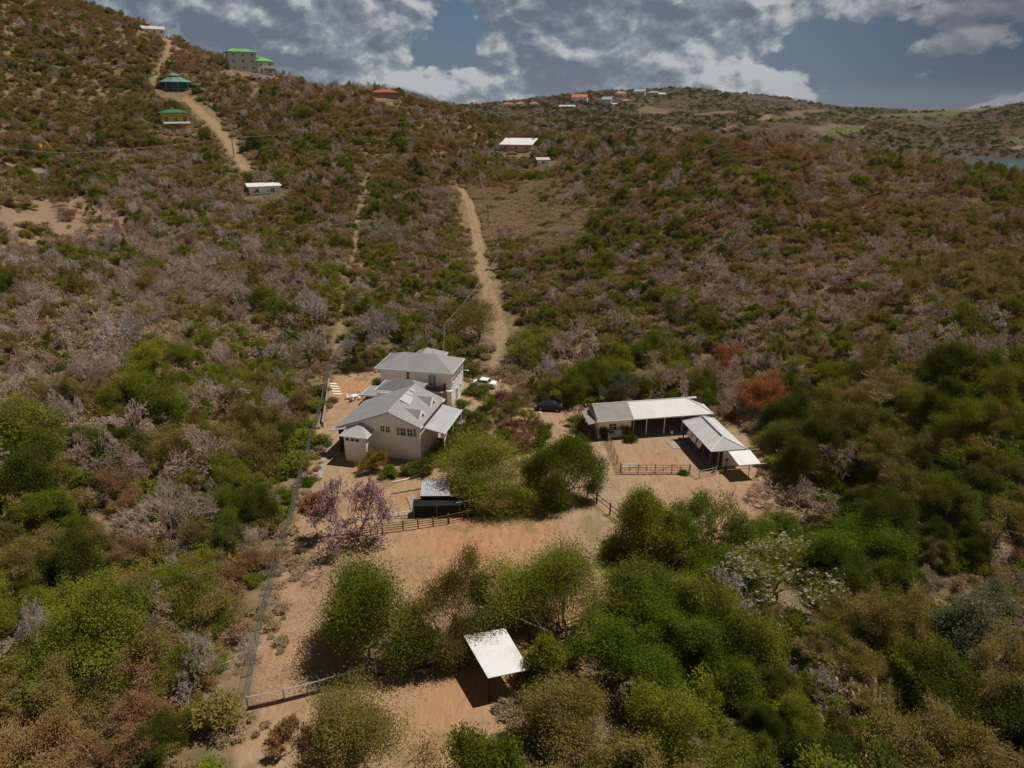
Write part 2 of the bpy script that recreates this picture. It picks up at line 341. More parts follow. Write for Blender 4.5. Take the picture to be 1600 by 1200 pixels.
def leafmat(name, stops, trans=0.25, scale=1.0):
    m, n = newmat(name); oi = n.n('ShaderNodeObjectInfo'); tint = n.n('ShaderNodeAttribute', attribute_name='tint').outputs['Fac']
    f = n.math('ADD', n.math('MULTIPLY', oi.outputs['Random'], 0.62), n.math('MULTIPLY', tint, 0.38))
    drift = n.noise(oi.outputs['Location'], 0.022, 2, 0.5); f = n.math('ADD', f, n.math('MULTIPLY', n.math('SUBTRACT', drift, 0.47), 1.1), clamp=True)
    c = n.ramp(f, stops)
    d = n.n('ShaderNodeBsdfDiffuse', inp={0: c, 1: 0.5}); tr = n.n('ShaderNodeBsdfTranslucent', inp={0: n.mix(0.5, c, (0.16, 0.18, 0.02), 'MIX')})
    s = n.n('ShaderNodeMixShader', inp={0: trans, 1: d.outputs[0], 2: tr.outputs[0]})
    out(n, s.outputs[0]); MATS[name] = m; return m
leafmat('leaf_green', [(0.0, (0.094, 0.131, 0.018)), (0.35, (0.156, 0.194, 0.021)), (0.65, (0.219, 0.244, 0.027)), (1.0, (0.325, 0.312, 0.037))])
leafmat('leaf_bright', [(0.0, (0.099, 0.160, 0.015)), (1.0, (0.209, 0.275, 0.024))])
leafmat('leaf_olive', [(0.0, (0.153, 0.136, 0.031)), (0.5, (0.254, 0.201, 0.047)), (1.0, (0.366, 0.277, 0.094))])
leafmat('leaf_dark', [(0.0, (0.052, 0.075, 0.014)), (1.0, (0.127, 0.144, 0.021))])
leafmat('leaf_rust', [(0.0, (0.283, 0.130, 0.065)), (0.4, (0.342, 0.195, 0.100)), (0.7, (0.389, 0.254, 0.094)), (1.0, (0.472, 0.260, 0.153))])
leafmat('leaf_orange', [(0.0, (0.42, 0.13, 0.05)), (1.0, (0.58, 0.27, 0.11))])
leafmat('grass_tan', [(0.0, (0.38, 0.27, 0.16)), (0.6, (0.55, 0.43, 0.27)), (1.0, (0.58, 0.4, 0.28))])
leafmat('leaf_grey', [(0.0, (0.12, 0.14, 0.07)), (1.0, (0.24, 0.26, 0.15))])
leafmat('petal_pink', [(0.0, (0.36, 0.03, 0.12)), (1.0, (0.5, 0.13, 0.24))])
leafmat('petal_red', [(0.0, (0.5, 0.04, 0.03)), (1.0, (0.65, 0.16, 0.05))])
leafmat('petal_mauve', [(0.0, (0.28, 0.14, 0.17)), (1.0, (0.40, 0.24, 0.27))])
leafmat('leaf_pale', [(0.0, (0.28, 0.29, 0.19)), (1.0, (0.44, 0.43, 0.33))])
def barkmat(name, c1, c2):
    m, n = newmat(name); oi = n.n('ShaderNodeObjectInfo'); t = n.n('ShaderNodeTexCoord').outputs['Object']
    f = n.math('ADD', n.math('MULTIPLY', oi.outputs['Random'], 0.6), n.math('MULTIPLY', n.noise(t, 3, 4), 0.4))
    out(n, principled(n, n.mix(f, c1, c2), 0.9, n.noise(t, 14, 4), 0.3, 0.02, 0, 0.1).outputs[0]); MATS[name] = m
barkmat('bark', (0.075, 0.055, 0.04), (0.16, 0.12, 0.095))
barkmat('twig_grey', (0.33, 0.225, 0.18), (0.56, 0.435, 0.37))
barkmat('twig_brown', (0.26, 0.175, 0.125), (0.40, 0.29, 0.215))
barkmat('twig_pale', (0.38, 0.31, 0.28), (0.54, 0.46, 0.42))
barkmat('twig_mauve', (0.33, 0.24, 0.23), (0.42, 0.31, 0.30))

M = dict(
    wall_cream=plain('wall_cream', (0.80, 0.725, 0.65), 0.85, 0.02, 1.2, dirt=0.25, dirtcol=(0.6, 0.51, 0.42)),
    wall_white=plain('wall_white', (0.74, 0.72, 0.68), 0.8, 0.04, 1.0, dirt=0.15, dirtcol=(0.5, 0.45, 0.4)),
    trim=plain('white_trim', (0.78, 0.76, 0.72), 0.6, 0.03, 2.0),
    glass=plain('dark_glass', (0.04, 0.05, 0.06), 0.12, 0.2, 1.0),
    shutter=plain('shutter_grey', (0.25, 0.27, 0.32), 0.6, 0.08, 6.0),
    dark=plain('dark_timber', (0.035, 0.028, 0.024), 0.8, 0.2, 4.0),
    timber=plain('weathered_timber', (0.17, 0.115, 0.08), 0.9, 0.25, 5.0),
    concrete=plain('concrete', (0.36, 0.31, 0.26), 0.9, 0.15, 2.0, dirt=0.5, dirtcol=(0.22, 0.17, 0.12)),
    slab=plain('veranda_slab', (0.22, 0.2, 0.19), 0.85, 0.15, 2.0, dirt=0.4),
    steel=plain('galvanised_steel', (0.42, 0.42, 0.42), 0.45, 0.1, 5.0),
    rustpipe=plain('rusty_pipe', (0.19, 0.12, 0.085), 0.8, 0.2, 6.0),
    wire=plain('green_wire', (0.20, 0.24, 0.21), 0.7, 0.2, 2.0),
    net=plain('shade_netting', (0.018, 0.02, 0.022), 0.95, 0.3, 6.0),
    white_paint=plain('white_paint', (0.78, 0.78, 0.78), 0.35, 0.02, 2.0),
    black_paint=plain('black_paint', (0.02, 0.022, 0.028), 0.2, 0.1, 2.0),
    tyre=plain('tyre_rubber', (0.02, 0.02, 0.02), 0.9, 0.1, 4.0),
    red=plain('red_plastic', (0.45, 0.03, 0.03), 0.4, 0.05, 2.0),
    pole=plain('pole_wood', (0.16, 0.13, 0.11), 0.9, 0.2, 3.0),
    cable=plain('pale_cable', (0.38, 0.33, 0.28), 0.8, 0.05, 2.0),
    stone=plain('stone', (0.33, 0.28, 0.22), 0.9, 0.25, 4.0),
    pot=plain('terracotta', (0.3, 0.13, 0.08), 0.85, 0.15, 5.0),
)
M['roof_grey'] = sheet('grey_roof_sheet', (0.24, 0.245, 0.25), (0.285, 0.285, 0.285), 'x', 0.3, 0.65, 0, 0.35, (0.2, 0.2, 0.2))
M['roof_grey_y'] = sheet('grey_roof_sheet_y', (0.24, 0.245, 0.25), (0.29, 0.29, 0.29), 'y', 0.3, 0.65, 0, 0.45, (0.33, 0.33, 0.33))
M['roof_pale'] = sheet('pale_roof_sheet', (0.33, 0.33, 0.335), (0.40, 0.40, 0.40), 'x', 0.3, 0.6, 0, 0.3, (0.27, 0.27, 0.27))
M['roof_galv'] = sheet('galvanised_roof', (0.36, 0.37, 0.40), (0.46, 0.47, 0.5), 'x', 0.25, 0.5, 0.1, 0.6, (0.28, 0.28, 0.31))
M['roof_white'] = sheet('white_roof_sheet', (0.53, 0.53, 0.54), (0.62, 0.62, 0.62), 'y', 0.28, 0.5, 0, 0.3, (0.42, 0.41, 0.41))
M['roof_white_x'] = sheet('white_roof_sheet_x', (0.53, 0.53, 0.54), (0.62, 0.62, 0.62), 'x', 0.28, 0.5, 0, 0.3, (0.42, 0.41, 0.41))
M['roof_bright'] = sheet('bright_roof_sheet', (0.68, 0.69, 0.70), (0.78, 0.78, 0.78), 'y', 0.28, 0.45, 0, 0.55, (0.46, 0.43, 0.41))
M['roof_old'] = sheet('old_roof_sheet', (0.22, 0.21, 0.2), (0.28, 0.265, 0.25), 'y', 0.28, 0.7, 0, 0.6, (0.14, 0.12, 0.11))
M['roof_rust'] = sheet('rusty_roof_sheet', (0.14, 0.07, 0.045), (0.2, 0.10, 0.06), 'y', 0.25, 0.85, 0, 0.5, (0.08, 0.05, 0.04))

# ------------------------------------------------------------------ object helpers
class MB:
    def __init__(s): s.v = []; s.f = []; s.m = []
    def quad(s, *p, mi=0):
        k = len(s.v); s.v += [tuple(q) for q in p]; s.f.append(tuple(range(k, k + len(p)))); s.m.append(mi)
    def box(s, x0, x1, y0, y1, z0, z1, mi=0):
        k = len(s.v); s.v += [(x0, y0, z0), (x1, y0, z0), (x1, y1, z0), (x0, y1, z0), (x0, y0, z1), (x1, y0, z1), (x1, y1, z1), (x0, y1, z1)]
        s.f += [tuple(k + i for i in q) for q in ((3, 2, 1, 0), (4, 5, 6, 7), (0, 1, 5, 4), (1, 2, 6, 5), (2, 3, 7, 6), (3, 0, 4, 7))]; s.m += [mi] * 6
    def solid(s, top, t=0.12, mi=0):
        """slab of thickness t under a polygon (list of 3-D points, any slope)"""
        k = len(s.v); n_ = len(top); s.v += [tuple(p) for p in top] + [(p[0], p[1], p[2] - t) for p in top]
        s.f.append(tuple(range(k, k + n_))); s.f.append(tuple(range(k + 2 * n_ - 1, k + n_ - 1, -1))); s.m += [mi, mi]
        for i in range(n_): j = (i + 1) % n_; s.f.append((k + i, k + n_ + i, k + n_ + j, k + j)); s.m.append(mi)
    def tube(s, pts, r, sides=6, mi=0, cap=True):
        pts = [Vector(p) for p in pts]; rr = r if isinstance(r, (list, tuple)) else [r] * len(pts); k = len(s.v)
        for i, p in enumerate(pts):
            d = (pts[min(i + 1, len(pts) - 1)] - pts[max(i - 1, 0)]).normalized()
            a = d.cross(Vector((0, 0, 1)) if abs(d.z) < 0.9 else Vector((1, 0, 0))).normalized(); b = d.cross(a)
            for q in range(sides):
                t = 2 * math.pi * q / sides; s.v.append(tuple(p + (a * math.cos(t) + b * math.sin(t)) * rr[i]))
        for i in range(len(pts) - 1):
            for q in range(sides):
                A = k + i * sides + q; B = k + i * sides + (q + 1) % sides; s.f.append((A, A + sides, B + sides, B)); s.m.append(mi)
        if cap:
            s.f.append(tuple(k + q for q in range(sides))); e = k + (len(pts) - 1) * sides; s.f.append(tuple(e + q for q in range(sides - 1, -1, -1))); s.m += [mi, mi]
    def lathe(s, c, prof, sides=12, mi=0, sx=1, sy=1):
        k = len(s.v)
        for r, z in prof:
            for q in range(sides):
                t = 2 * math.pi * q / sides; s.v.append((c[0] + r * math.cos(t) * sx, c[1] + r * math.sin(t) * sy, c[2] + z))
        for i in range(len(prof) - 1):
            for q in range(sides):
                A = k + i * sides + q; B = k + i * sides + (q + 1) % sides; s.f.append((A, B, B + sides, A + sides)); s.m.append(mi)
        s.f.append(tuple(k + q for q in range(sides - 1, -1, -1))); e = k + (len(prof) - 1) * sides; s.f.append(tuple(e + q for q in range(sides))); s.m += [mi, mi]
    def build(s, name, mats, parent=None, loc=(0, 0, 0), rz=0.0, label=None):
        me = bpy.data.meshes.new(name); me.from_pydata(s.v, [], s.f)
        for m in (mats if isinstance(mats, (list, tuple)) else [mats]): me.materials.append(m)
        me.polygons.foreach_set('material_index', s.m); me.update()
        o = bpy.data.objects.new(name, me); COL.objects.link(o); o.parent = parent; o.location = loc; o.rotation_euler = (0, 0, rz)
        if label: o['label'] = label
        return o
def tag(o, label, cat, group=None):
    o['label'] = label; o['category'] = cat
    if group: o['group'] = group
    return o
def thing(name, label, cat, loc=(0, 0, 0), rz=0.0, group=None):
    o = bpy.data.objects.new(name, None); COL.objects.link(o); o.location = loc; o.rotation_euler = (0, 0, rz); o.empty_display_size = 0.5
    return tag(o, label, cat, group)
def box(name, mat, parent, *b):
    mb = MB(); mb.box(*b); return mb.build(name, mat, parent)

# ------------------------------------------------------------------ ground sheets (one height field, split by what lies on it)
nr, nc = GX.shape
idx = np.arange(nr * nc).reshape(nr, nc)
quads = np.stack([idx[:-1, :-1], idx[:-1, 1:], idx[1:, 1:], idx[1:, :-1]], -1).reshape(-1, 4)[:, ::-1]
def fmean(a): return (a[:-1, :-1] + a[:-1, 1:] + a[1:, 1:] + a[1:, :-1]).reshape(-1) / 4
fy_, ft_, fd_ = fmean(MK['yard']), fmean(MK['track']), fmean(MK['field'])
cls = np.zeros(len(quads), int); cls[fd_ > 0.5] = 3; cls[ft_ > 0.5] = 2; cls[fy_ > 0.5] = 1
VV = np.c_[GX.ravel(), GY.ravel(), GZ.ravel()]
def ground_part(name, sel):
    q = quads[sel]; used, inv = np.unique(q, return_inverse=True)
    me = bpy.data.meshes.new(name); me.vertices.add(len(used)); me.vertices.foreach_set('co', VV[used].ravel())
    me.loops.add(q.size); me.loops.foreach_set('vertex_index', inv.ravel().astype(np.int32)); me.polygons.add(len(q))
    me.polygons.foreach_set('loop_start', np.arange(0, q.size, 4, dtype=np.int32)); me.polygons.foreach_set('loop_total', np.full(len(q), 4, np.int32))
    me.polygons.foreach_set('use_smooth', np.ones(len(q), bool))
    for k_ in ('yard', 'track', 'clear', 'dry', 'field', 'red'):
        a = me.attributes.new(k_, 'FLOAT', 'POINT'); a.data.foreach_set('value', MK[k_].ravel()[used].astype(np.float32))
    me.update(); me.validate(); me.materials.append(m_earth)
    o = bpy.data.objects.new(name, me); COL.objects.link(o); o['kind'] = 'structure'; return o
ground_part('ground', cls == 0); ground_part('yard_ground', cls == 1); ground_part('dirt_track', cls == 2); ground_part('field', cls == 3)
mb = MB(); a0, a1 = 0.40, 1.25
pts = []
for i in range(25):
    a = a0 + (a1 - a0) * i / 24; pts.append((540 * math.sin(a), 540 * math.cos(a), WATER_Z))
for i in range(24, -1, -1):
    a = a0 + (a1 - a0) * i / 24; pts.append((1500 * math.sin(a), 1500 * math.cos(a), WATER_Z))
for i in range(24): mb.quad(pts[i], pts[49 - i], pts[48 - i], pts[i + 1])
wo = mb.build('water', m_water); wo['kind'] = 'structure'

# ------------------------------------------------------------------ building pieces
def rot2(x, y, a): return (x * math.cos(a) - y * math.sin(a), x * math.sin(a) + y * math.cos(a))
def loc2w(root, x, y): a = root.rotation_euler.z; r = rot2(x, y, a); return (root.location.x + r[0], root.location.y + r[1])
def hip_roof(mb, x0, x1, y0, y1, ze, zr, ridge, t=0.14, mi=(0, 0)):
    """ridge = (xa, ya, xb, yb); overlapping slabs meet only along edges"""
    xa, ya, xb, yb = ridge; A, B, C_, D_ = (x0, y0, ze), (x1, y0, ze), (x1, y1, ze), (x0, y1, ze); R, S = (xa, ya, zr), (xb, yb, zr)
    if abs(xa - xb) >= abs(ya - yb): faces = [((A, B, S, R), mi[0]), ((C_, D_, R, S), mi[0]), ((B, C_, S), mi[1]), ((D_, A, R), mi[1])]
    else: faces = [((A, B, R), mi[1]), ((B, C_, S, R), mi[0]), ((C_, D_, S), mi[1]), ((D_, A, R, S), mi[0])]
    for f, m in faces: mb.quad(*[q for i, q in enumerate(f) if q not in f[:i]], mi=m)
    mb.quad(*[(p[0], p[1], p[2] - t) for p in (A, D_, C_, B)], mi=mi[0])
def fascia(mb, x0, x1, y0, y1, z, h=0.2, t=0.05, sides='fblr'):
    if 'f' in sides: mb.box(x0 - t, x1 + t, y0 - t, y0, z - h, z + 0.02)
    if 'b' in sides: mb.box(x0 - t, x1 + t, y1, y1 + t, z - h, z + 0.02)
    if 'l' in sides: mb.box(x0 - t, x0, y0, y1, z - h, z + 0.02)
    if 'r' in sides: mb.box(x1, x1 + t, y0, y1, z - h, z + 0.02)
def window(parent, x, y, z, w, h, face='f', panes=2, shutters=False, mat='glass', name='window'):
    """window on a wall plane; face f = towards -y, l = -x, r = +x, b = +y. (x, y) is the middle of the opening on the wall"""
    mb = MB(); gl = MB(); sh = MB(); fr = 0.07
    def P3(u, d, zz):   # u along the wall, d outwards
        return {'f': (x + u, y - d, zz), 'b': (x - u, y + d, zz), 'l': (x - d, y - u, zz), 'r': (x + d, y + u, zz)}[face]
    def bx(m, u0, u1, d0, d1, z0, z1):
        a, b = P3(u0, d0, z0), P3(u1, d1, z1); m.box(min(a[0], b[0]), max(a[0], b[0]), min(a[1], b[1]), max(a[1], b[1]), z0, z1)
    bx(mb, -w / 2 - fr, w / 2 + fr, -0.02, 0.07, z + h, z + h + fr); bx(mb, -w / 2 - fr - 0.03, w / 2 + fr + 0.03, -0.02, 0.12, z - fr, z)
    bx(mb, -w / 2 - fr, -w / 2, -0.02, 0.07, z, z + h); bx(mb, w / 2, w / 2 + fr, -0.02, 0.07, z, z + h)
    for i in range(1, panes): u = -w / 2 + w * i / panes; bx(mb, u - 0.03, u + 0.03, -0.02, 0.05, z, z + h)
    if h > 0.7: bx(mb, -w / 2, w / 2, -0.02, 0.045, z + h * 0.52, z + h * 0.52 + 0.05)
    f = mb.build(name, M['trim'], parent)
    bx(gl, -w / 2, w / 2, -0.02, 0.02, z, z + h); gl.build('pane', M[mat], f)
    if shutters:
        for sg in (-1, 1):
            sh = MB(); u0, u1 = sorted((sg * (w / 2 + fr + 0.02), sg * (w / 2 + fr + 0.42))); bx(sh, u0, u1, 0.0, 0.06, z, z + h)
            for k in range(5): bx(sh, u0 + 0.04, u1 - 0.04, 0.06, 0.08, z + h * (k + 0.3) / 5, z + h * (k + 0.8) / 5)
            sh.build('shutter', M['shutter'], f)
    return f

# ------------------------------------------------------------------ two-storey house at the back
RB = math.radians(-11.5)
hb = thing('two_storey_house', 'tall cream two-storey house with plain grey hip roof and dark balcony, behind the bungalow', 'house', (-22.56, 108.28, 0), RB)
L, Dp = 13.25, 7.6
mb = MB(); mb.box(0.8, L - 0.25, 0.35, Dp - 0.4, -0.4, 5.86); mb.build('wall', M['wall_cream'], hb)
mb = MB(); mb.box(L - 0.33, L - 0.235, 0.28, Dp - 0.33, -0.4, 5.84); mb.build('side_wall', M['wall_white'], hb, label='bright white end wall of the tall house')
mb = MB(); hip_roof(mb, 0, L, 0, Dp, 6.0, 7.85, (3.9, 3.6, 9.4, 3.6))
mb.build('roof', [M['roof_grey']], hb)
mb = MB(); mb.solid([(4.6, Dp - 0.2, 5.95), (8.4, Dp - 0.2, 5.95), (8.4, Dp + 3.0, 5.95), (4.6, Dp + 3.0, 5.95)]); hip_roof(mb, 4.2, 9.6, 3.9, Dp + 2.4, 6.05, 7.7, (6.9, 4.2, 6.9, Dp - 0.6)); mb.build('rear_roof', M['roof_grey_y'], hb)
mb = MB(); fascia(mb, 0, L, 0, Dp, 6.0, 0.24, 0.05); mb.box(9.6, 9.66, Dp, Dp + 2.4, 5.85, 6.07); mb.build('fascia', M['trim'], hb)
mb = MB(); mb.box(4.5, 9.3, Dp - 0.41, Dp + 2.1, -0.4, 5.85); mb.build('rear_wall', M['wall_cream'], hb)
window(hb, 5.6, 0.35, 4.35, 0.42, 1.35, 'f', 1)
window(hb, 9.75, 0.35, 3.35, 1.25, 2.05, 'f', 2, mat='shutter', name='french_door')
for yy, zz in ((1.3, 4.1), (2.9, 4.1), (4.5, 4.1), (6.1, 4.1)): window(hb, L - 0.235, yy, zz, 1.15, 1.35, 'r', 2, mat='shutter' if yy < 2 else 'glass')
window(hb, L - 0.235, 2.9, 0.3, 1.1, 2.1, 'r', 2, mat='shutter', name='door'); window(hb, L - 0.235, 5.4, 1.4, 0.6, 0.8, 'r', 1)
bal = MB(); bal.box(6.9, 12.0, -1.35, 0.36, 3.0, 3.16)
bl = bal.build('balcony', M['concrete'], hb)
rl = MB()
arc = [(6.95 + 5.0 * i / 12, -1.3 + 0.75 * (abs(i - 6) / 6) ** 6) for i in range(13)]
for zz in (3.25, 4.15): rl.tube([(x, y, zz) for x, y in arc] , 0.05, 4); rl.tube([(6.95, 0.3, zz), (6.95, -0.55, zz)], 0.05, 4); rl.tube([(11.95, 0.3, zz), (11.95, -0.55, zz)], 0.05, 4)
for i in range(48):
    t = i / 47 * 12; k = min(11, int(t)); f = t - k; x = arc[k][0] * (1 - f) + arc[k + 1][0] * f; y = arc[k][1] * (1 - f) + arc[k + 1][1] * f; rl.box(x - 0.025, x + 0.025, y - 0.025, y + 0.025, 3.16, 4.15)
for x in (6.95, 11.95):
    for k in range(5): rl.box(x - 0.025, x + 0.025, -0.45 + k * 0.17, -0.4 + k * 0.17, 3.16, 4.15)
rl.build('railing', M['dark'], bl)
pl = MB(); pl.box(12.35, 13.12, -0.45, 0.27, -0.4, 3.0); pl.box(12.27, 13.2, -0.53, 0.27, 3.0, 3.12); pl.build('pillar', M['wall_white'], hb)
pl = MB(); pl.box(8.2, 12.1, 0.3, 0.34, -0.3, 2.7); pl.build('stone_facing', M['stone'], hb)
mb = MB(); mb.tube([(L - 0.1, Dp - 0.2, 3.9), (L + 0.5, Dp - 0.1, 3.9)], 0.06, 5); mb.lathe((L + 0.5, Dp - 0.1, 3.8), [(0.1, 0), (0.2, 0.1), (0.02, 0.2)]); mb.build('wall_lamp', M['trim'], hb)

# ------------------------------------------------------------------ bungalow
RA = math.radians(-13)
ha = thing('bungalow', 'cream bungalow with large grey gabled roof and two small triangular vent dormers', 'house', (-12.45, 86.84, 0), RA)
XL, XR, YB, ZL, ZRt, XP, ZP = -12.7, 0.0, 10.6, 4.0, 5.2, -4.6, 7.1
def zroof(x): return ZL + (x - XL) * (ZP - ZL) / (XP - XL) if x < XP else ZRt + (XR - x) * (ZP - ZRt) / (XR - XP)
mb = MB()
mb.solid([(XL, 0, ZL), (XP, 0, ZP), (XP, YB, ZP), (XL, 9.8, ZL)], 0.12)
mb.solid([(XP, 0, ZP), (XR, 0, ZRt), (XR, YB, ZRt), (XP, YB, ZP)], 0.12)
rf = mb.build('roof', M['roof_grey_y'], ha)
mb = MB(); mb.tube([(XP, 0.02, ZP + 0.03), (XP, YB, ZP + 0.03)], 0.13, 5); mb.build('ridge_cap', M['roof_pale'], rf)
mb = MB()
for y0, y1, dx in ((4.2, 6.6, 1.5), (6.7, 7.6, 0.9), (8.1, 8.9, 0.8)): mb.solid([(XP - 0.3, y0, zroof(XP - .3) + 0.05), (XP, y0, ZP + 0.19), (XP + 0.02, y1, ZP + 0.19), (XP - 0.3, y1, zroof(XP - .3) + 0.05)], 0.03); mb.solid([(XP, y0, ZP + 0.19), (XP + dx, y0 + 0.2, zroof(XP + dx) + 0.04), (XP + dx * .8, y1, zroof(XP + dx * .8) + 0.04), (XP, y1, ZP + 0.19)], 0.03)
mb.build('flashing', plain('flashing', (0.46, 0.46, 0.47), 0.5, 0.1, 2), rf)
# walls: one pentagon prism, left of it the verandah under the low eave
mb = MB(); x0, x1, y0, y1 = -11.7, -0.3, 0.4, 10.3
fr = [(x0, y0, -0.4), (x1, y0, -0.4), (x1, y0, zroof(x1) - 0.14), (XP, y0, ZP - 0.14), (x0, y0, zroof(x0) - 0.14)]
bk = [(p[0], y1, p[2]) for p in fr]; mb.quad(*fr); mb.quad(*bk[::-1])
for i in range(5): j = (i + 1) % 5; mb.quad(fr[i], bk[i], bk[j], fr[j])
mb.build('wall', M['wall_cream'], ha)
mb = MB(); mb.solid([(XL, -0.05, ZL + .01), (XP, -0.05, ZP + .01), (XP, 0.0, ZP + .01), (XL, 0.0, ZL + .01)], 0.16); mb.solid([(XP, -0.05, ZP + .01), (XR, -0.05, ZRt + .01), (XR, 0.0, ZRt + .01), (XP, 0.0, ZP + .01)], 0.16)
mb.build('verge_board', M['shutter'], ha)
mb = MB(); mb.box(XR, XR + 0.08, -0.02, 0.85, ZRt - 0.2, ZRt + 0.03); mb.box(XR, XR + 0.08, 9.4, YB, ZRt - 0.2, ZRt + 0.03); mb.box(XR, XR + 0.1, 0.9, 9.35, ZRt - 0.16, ZRt - 0.02, 1); mb.build('gutter', [M['trim'], M['dark']], ha)
mb = MB(); mb.tube([(-0.25, 0.3, 3.7), (-0.25, 0.3, 0.1)], 0.07, 6); mb.build('downpipe', M['trim'], ha)
window(ha, -2.72, 0.4, 3.62, 0.75, 1.1, 'f', 2); window(ha, -1.72, 0.4, 3.62, 0.75, 1.1, 'f', 2)
for xx in (-3.45, -1.0):
    mb = MB(); mb.box(xx - 0.19, xx + 0.19, 0.3, 0.37, 3.6, 4.75)
    for k in range(6): mb.box(xx - 0.15, xx + 0.15, 0.28, 0.3, 3.65 + k * 0.18, 3.76 + k * 0.18)
    mb.build('shutter', M['shutter'], ha)
window(ha, -5.75, 0.4, 3.9, 0.55, 0.85, 'f', 2); window(ha, -4.95, 0.4, 3.9, 0.55, 0.85, 'f', 2)
# vent dormers on the right slope
for yc in (2.9, 7.6):
    xf, zb, zt, hw = -0.75, zroof(-0.75) - 0.02, 6.6, 1.25; xb = XR - (zt - ZRt) * (XR - XP) / (ZP - ZRt)
    mb = MB(); mb.quad((xf - 0.1, yc - hw, zb), (xf - 0.1, yc, zt), (xb, yc, zt)); mb.quad((xf - 0.1, yc + hw, zb), (xb, yc, zt), (xf - 0.1, yc, zt)); d = mb.build('dormer', M['roof_grey'], ha)
    mb = MB(); mb.quad((xf, yc - hw * 0.9, zb), (xf, yc + hw * 0.9, zb), (xf, yc, zt - 0.1)); mb.build('vent', M['net'], d)
    mb = MB()
    for sg in (-1, 1):
        a = (xf + 0.06, yc + sg * hw, zb - 0.02); b = (xf + 0.06, yc, zt + 0.04); mb.solid([a, (a[0] - .2, a[1], a[2]), (b[0] - .2, b[1], b[2]), b], 0.16)
        mb.quad((xf + .062, yc + sg * hw, zb - .02), (xf + .062, yc + sg * hw * .55, zb - .02), (xf + .062, yc, zt - .45), (xf + .062, yc, zt + .03))
    mb.build('bargeboard', M['trim'], d)
# raised hip block at the rear left, flat porch behind it
mb = MB(); hip_roof(mb, -11.3, -4.4, 10.9, 15.2, 5.45, 7.15, (-8.3, 12.3, -5.6, 12.3)); mb.build('rear_roof', M['roof_grey'], ha)
mb = MB(); fascia(mb, -11.3, -4.4, 10.9, 15.2, 5.47, 0.3, 0.07, 'lb'); mb.box(-11.37, -8.6, 10.83, 10.9, 5.17, 5.49); mb.build('rear_fascia', M['trim'], ha)
mb = MB(); mb.box(-10.9, -4.6, 10.61, 14.9, -0.4, 5.3); mb.build('rear_wall', M['wall_white'], ha)
mb = MB(); mb.solid([(-15.0, 13.4, 3.3), (-11.0, 13.4, 3.5), (-11.0, 17.6, 3.5), (-15.0, 17.6, 3.3)], 0.1); pr = mb.build('porch_roof', M['roof_grey'], ha)
mb = MB(); mb.box(-15.07, -11.0, 13.33, 13.4, 3.15, 3.4); mb.box(-15.07, -15.0, 13.33, 17.6, 3.1, 3.36)
mb.tube([(-14.8, 13.6, 0), (-14.8, 13.6, 3.2)], 0.09, 6); mb.tube([(-14.8, 17.3, 0), (-14.8, 17.3, 3.2)], 0.09, 6); mb.tube([(-12.9, 13.6, 0), (-12.9, 13.6, 3.2)], 0.09, 6); mb.build('frame', M['trim'], pr)
# carport on the right
mb = MB(); mb.solid([(0.13, 0.95, 4.85), (3.05, 0.95, 4.25), (3.05, 9.3, 4.25), (0.13, 9.3, 4.85)], 0.05); cp = mb.build('carport_roof', M['roof_galv'], ha)
mb = MB(); mb.box(3.05, 3.13, 0.9, 9.35, 4.1, 4.27)
for y in (1.05, 9.2): mb.solid([(0.13, y, 4.78), (3.0, y, 4.18), (3.0, y + 0.08, 4.18), (0.13, y + 0.08, 4.78)], 0.12)
for y in (1.1, 5.1, 9.1): mb.tube([(2.95, y, 0), (2.95, y, 4.15)], 0.07, 6)
mb.tube([(2.95, 1.1, 2.9), (2.95, 2.9, 4.1)], 0.05, 5); mb.build('frame', M['trim'], cp)
# front left porch room with its own little hip roof
mb = MB(); A, B, C_, D_, T = (-10.9, -2.35, 4.0), (-6.9, -2.35, 4.0), (-6.9, 0.35, 4.0), (-10.9, 0.35, 4.0), (-8.75, 0.3, 5.0)
mb.quad(A, B, T); mb.quad(B, C_, T); mb.quad(D_, A, T); mb.quad(A, D_, C_, B); pr2 = mb.build('porch_roof', M['roof_pale'], ha)
mb = MB(); fascia(mb, -10.9, -6.9, -2.35, 0.35, 4.0, 0.14, 0.05, 'flr'); mb.build('fascia', M['trim'], pr2)
mb = MB(); mb.box(-10.5, -7.25, -2.0, 0.39, -0.4, 3.85); mb.build('porch_wall', M['wall_cream'], ha)
for k in range(3): window(ha, -9.95 + k * 0.72, -2.0, 3.2, 0.5, 0.42, 'f', 1)
mb = MB(); mb.solid([(-13.5, -0.75, 3.75), (-10.9, -0.75, 4.3), (-10.9, 0.0, 4.5), (-12.75, 0.9, 3.85), (-13.2, 0.9, 3.75)], 0.06); mb.build('eave_canopy', M['roof_pale'], ha)
mb = MB(); mb.box(-12.5, -11.72, 0.45, 0.62, -0.3, 3.9); mb.box(-12.6, -12.42, 0.6, 9.7, 3.5, 3.85)
for y in (0.7, 3.7, 6.7, 9.5): mb.box(-12.58, -12.42, y, y + 0.16, -0.3, 3.5)
mb.build('verandah_post', M['dark'], ha)

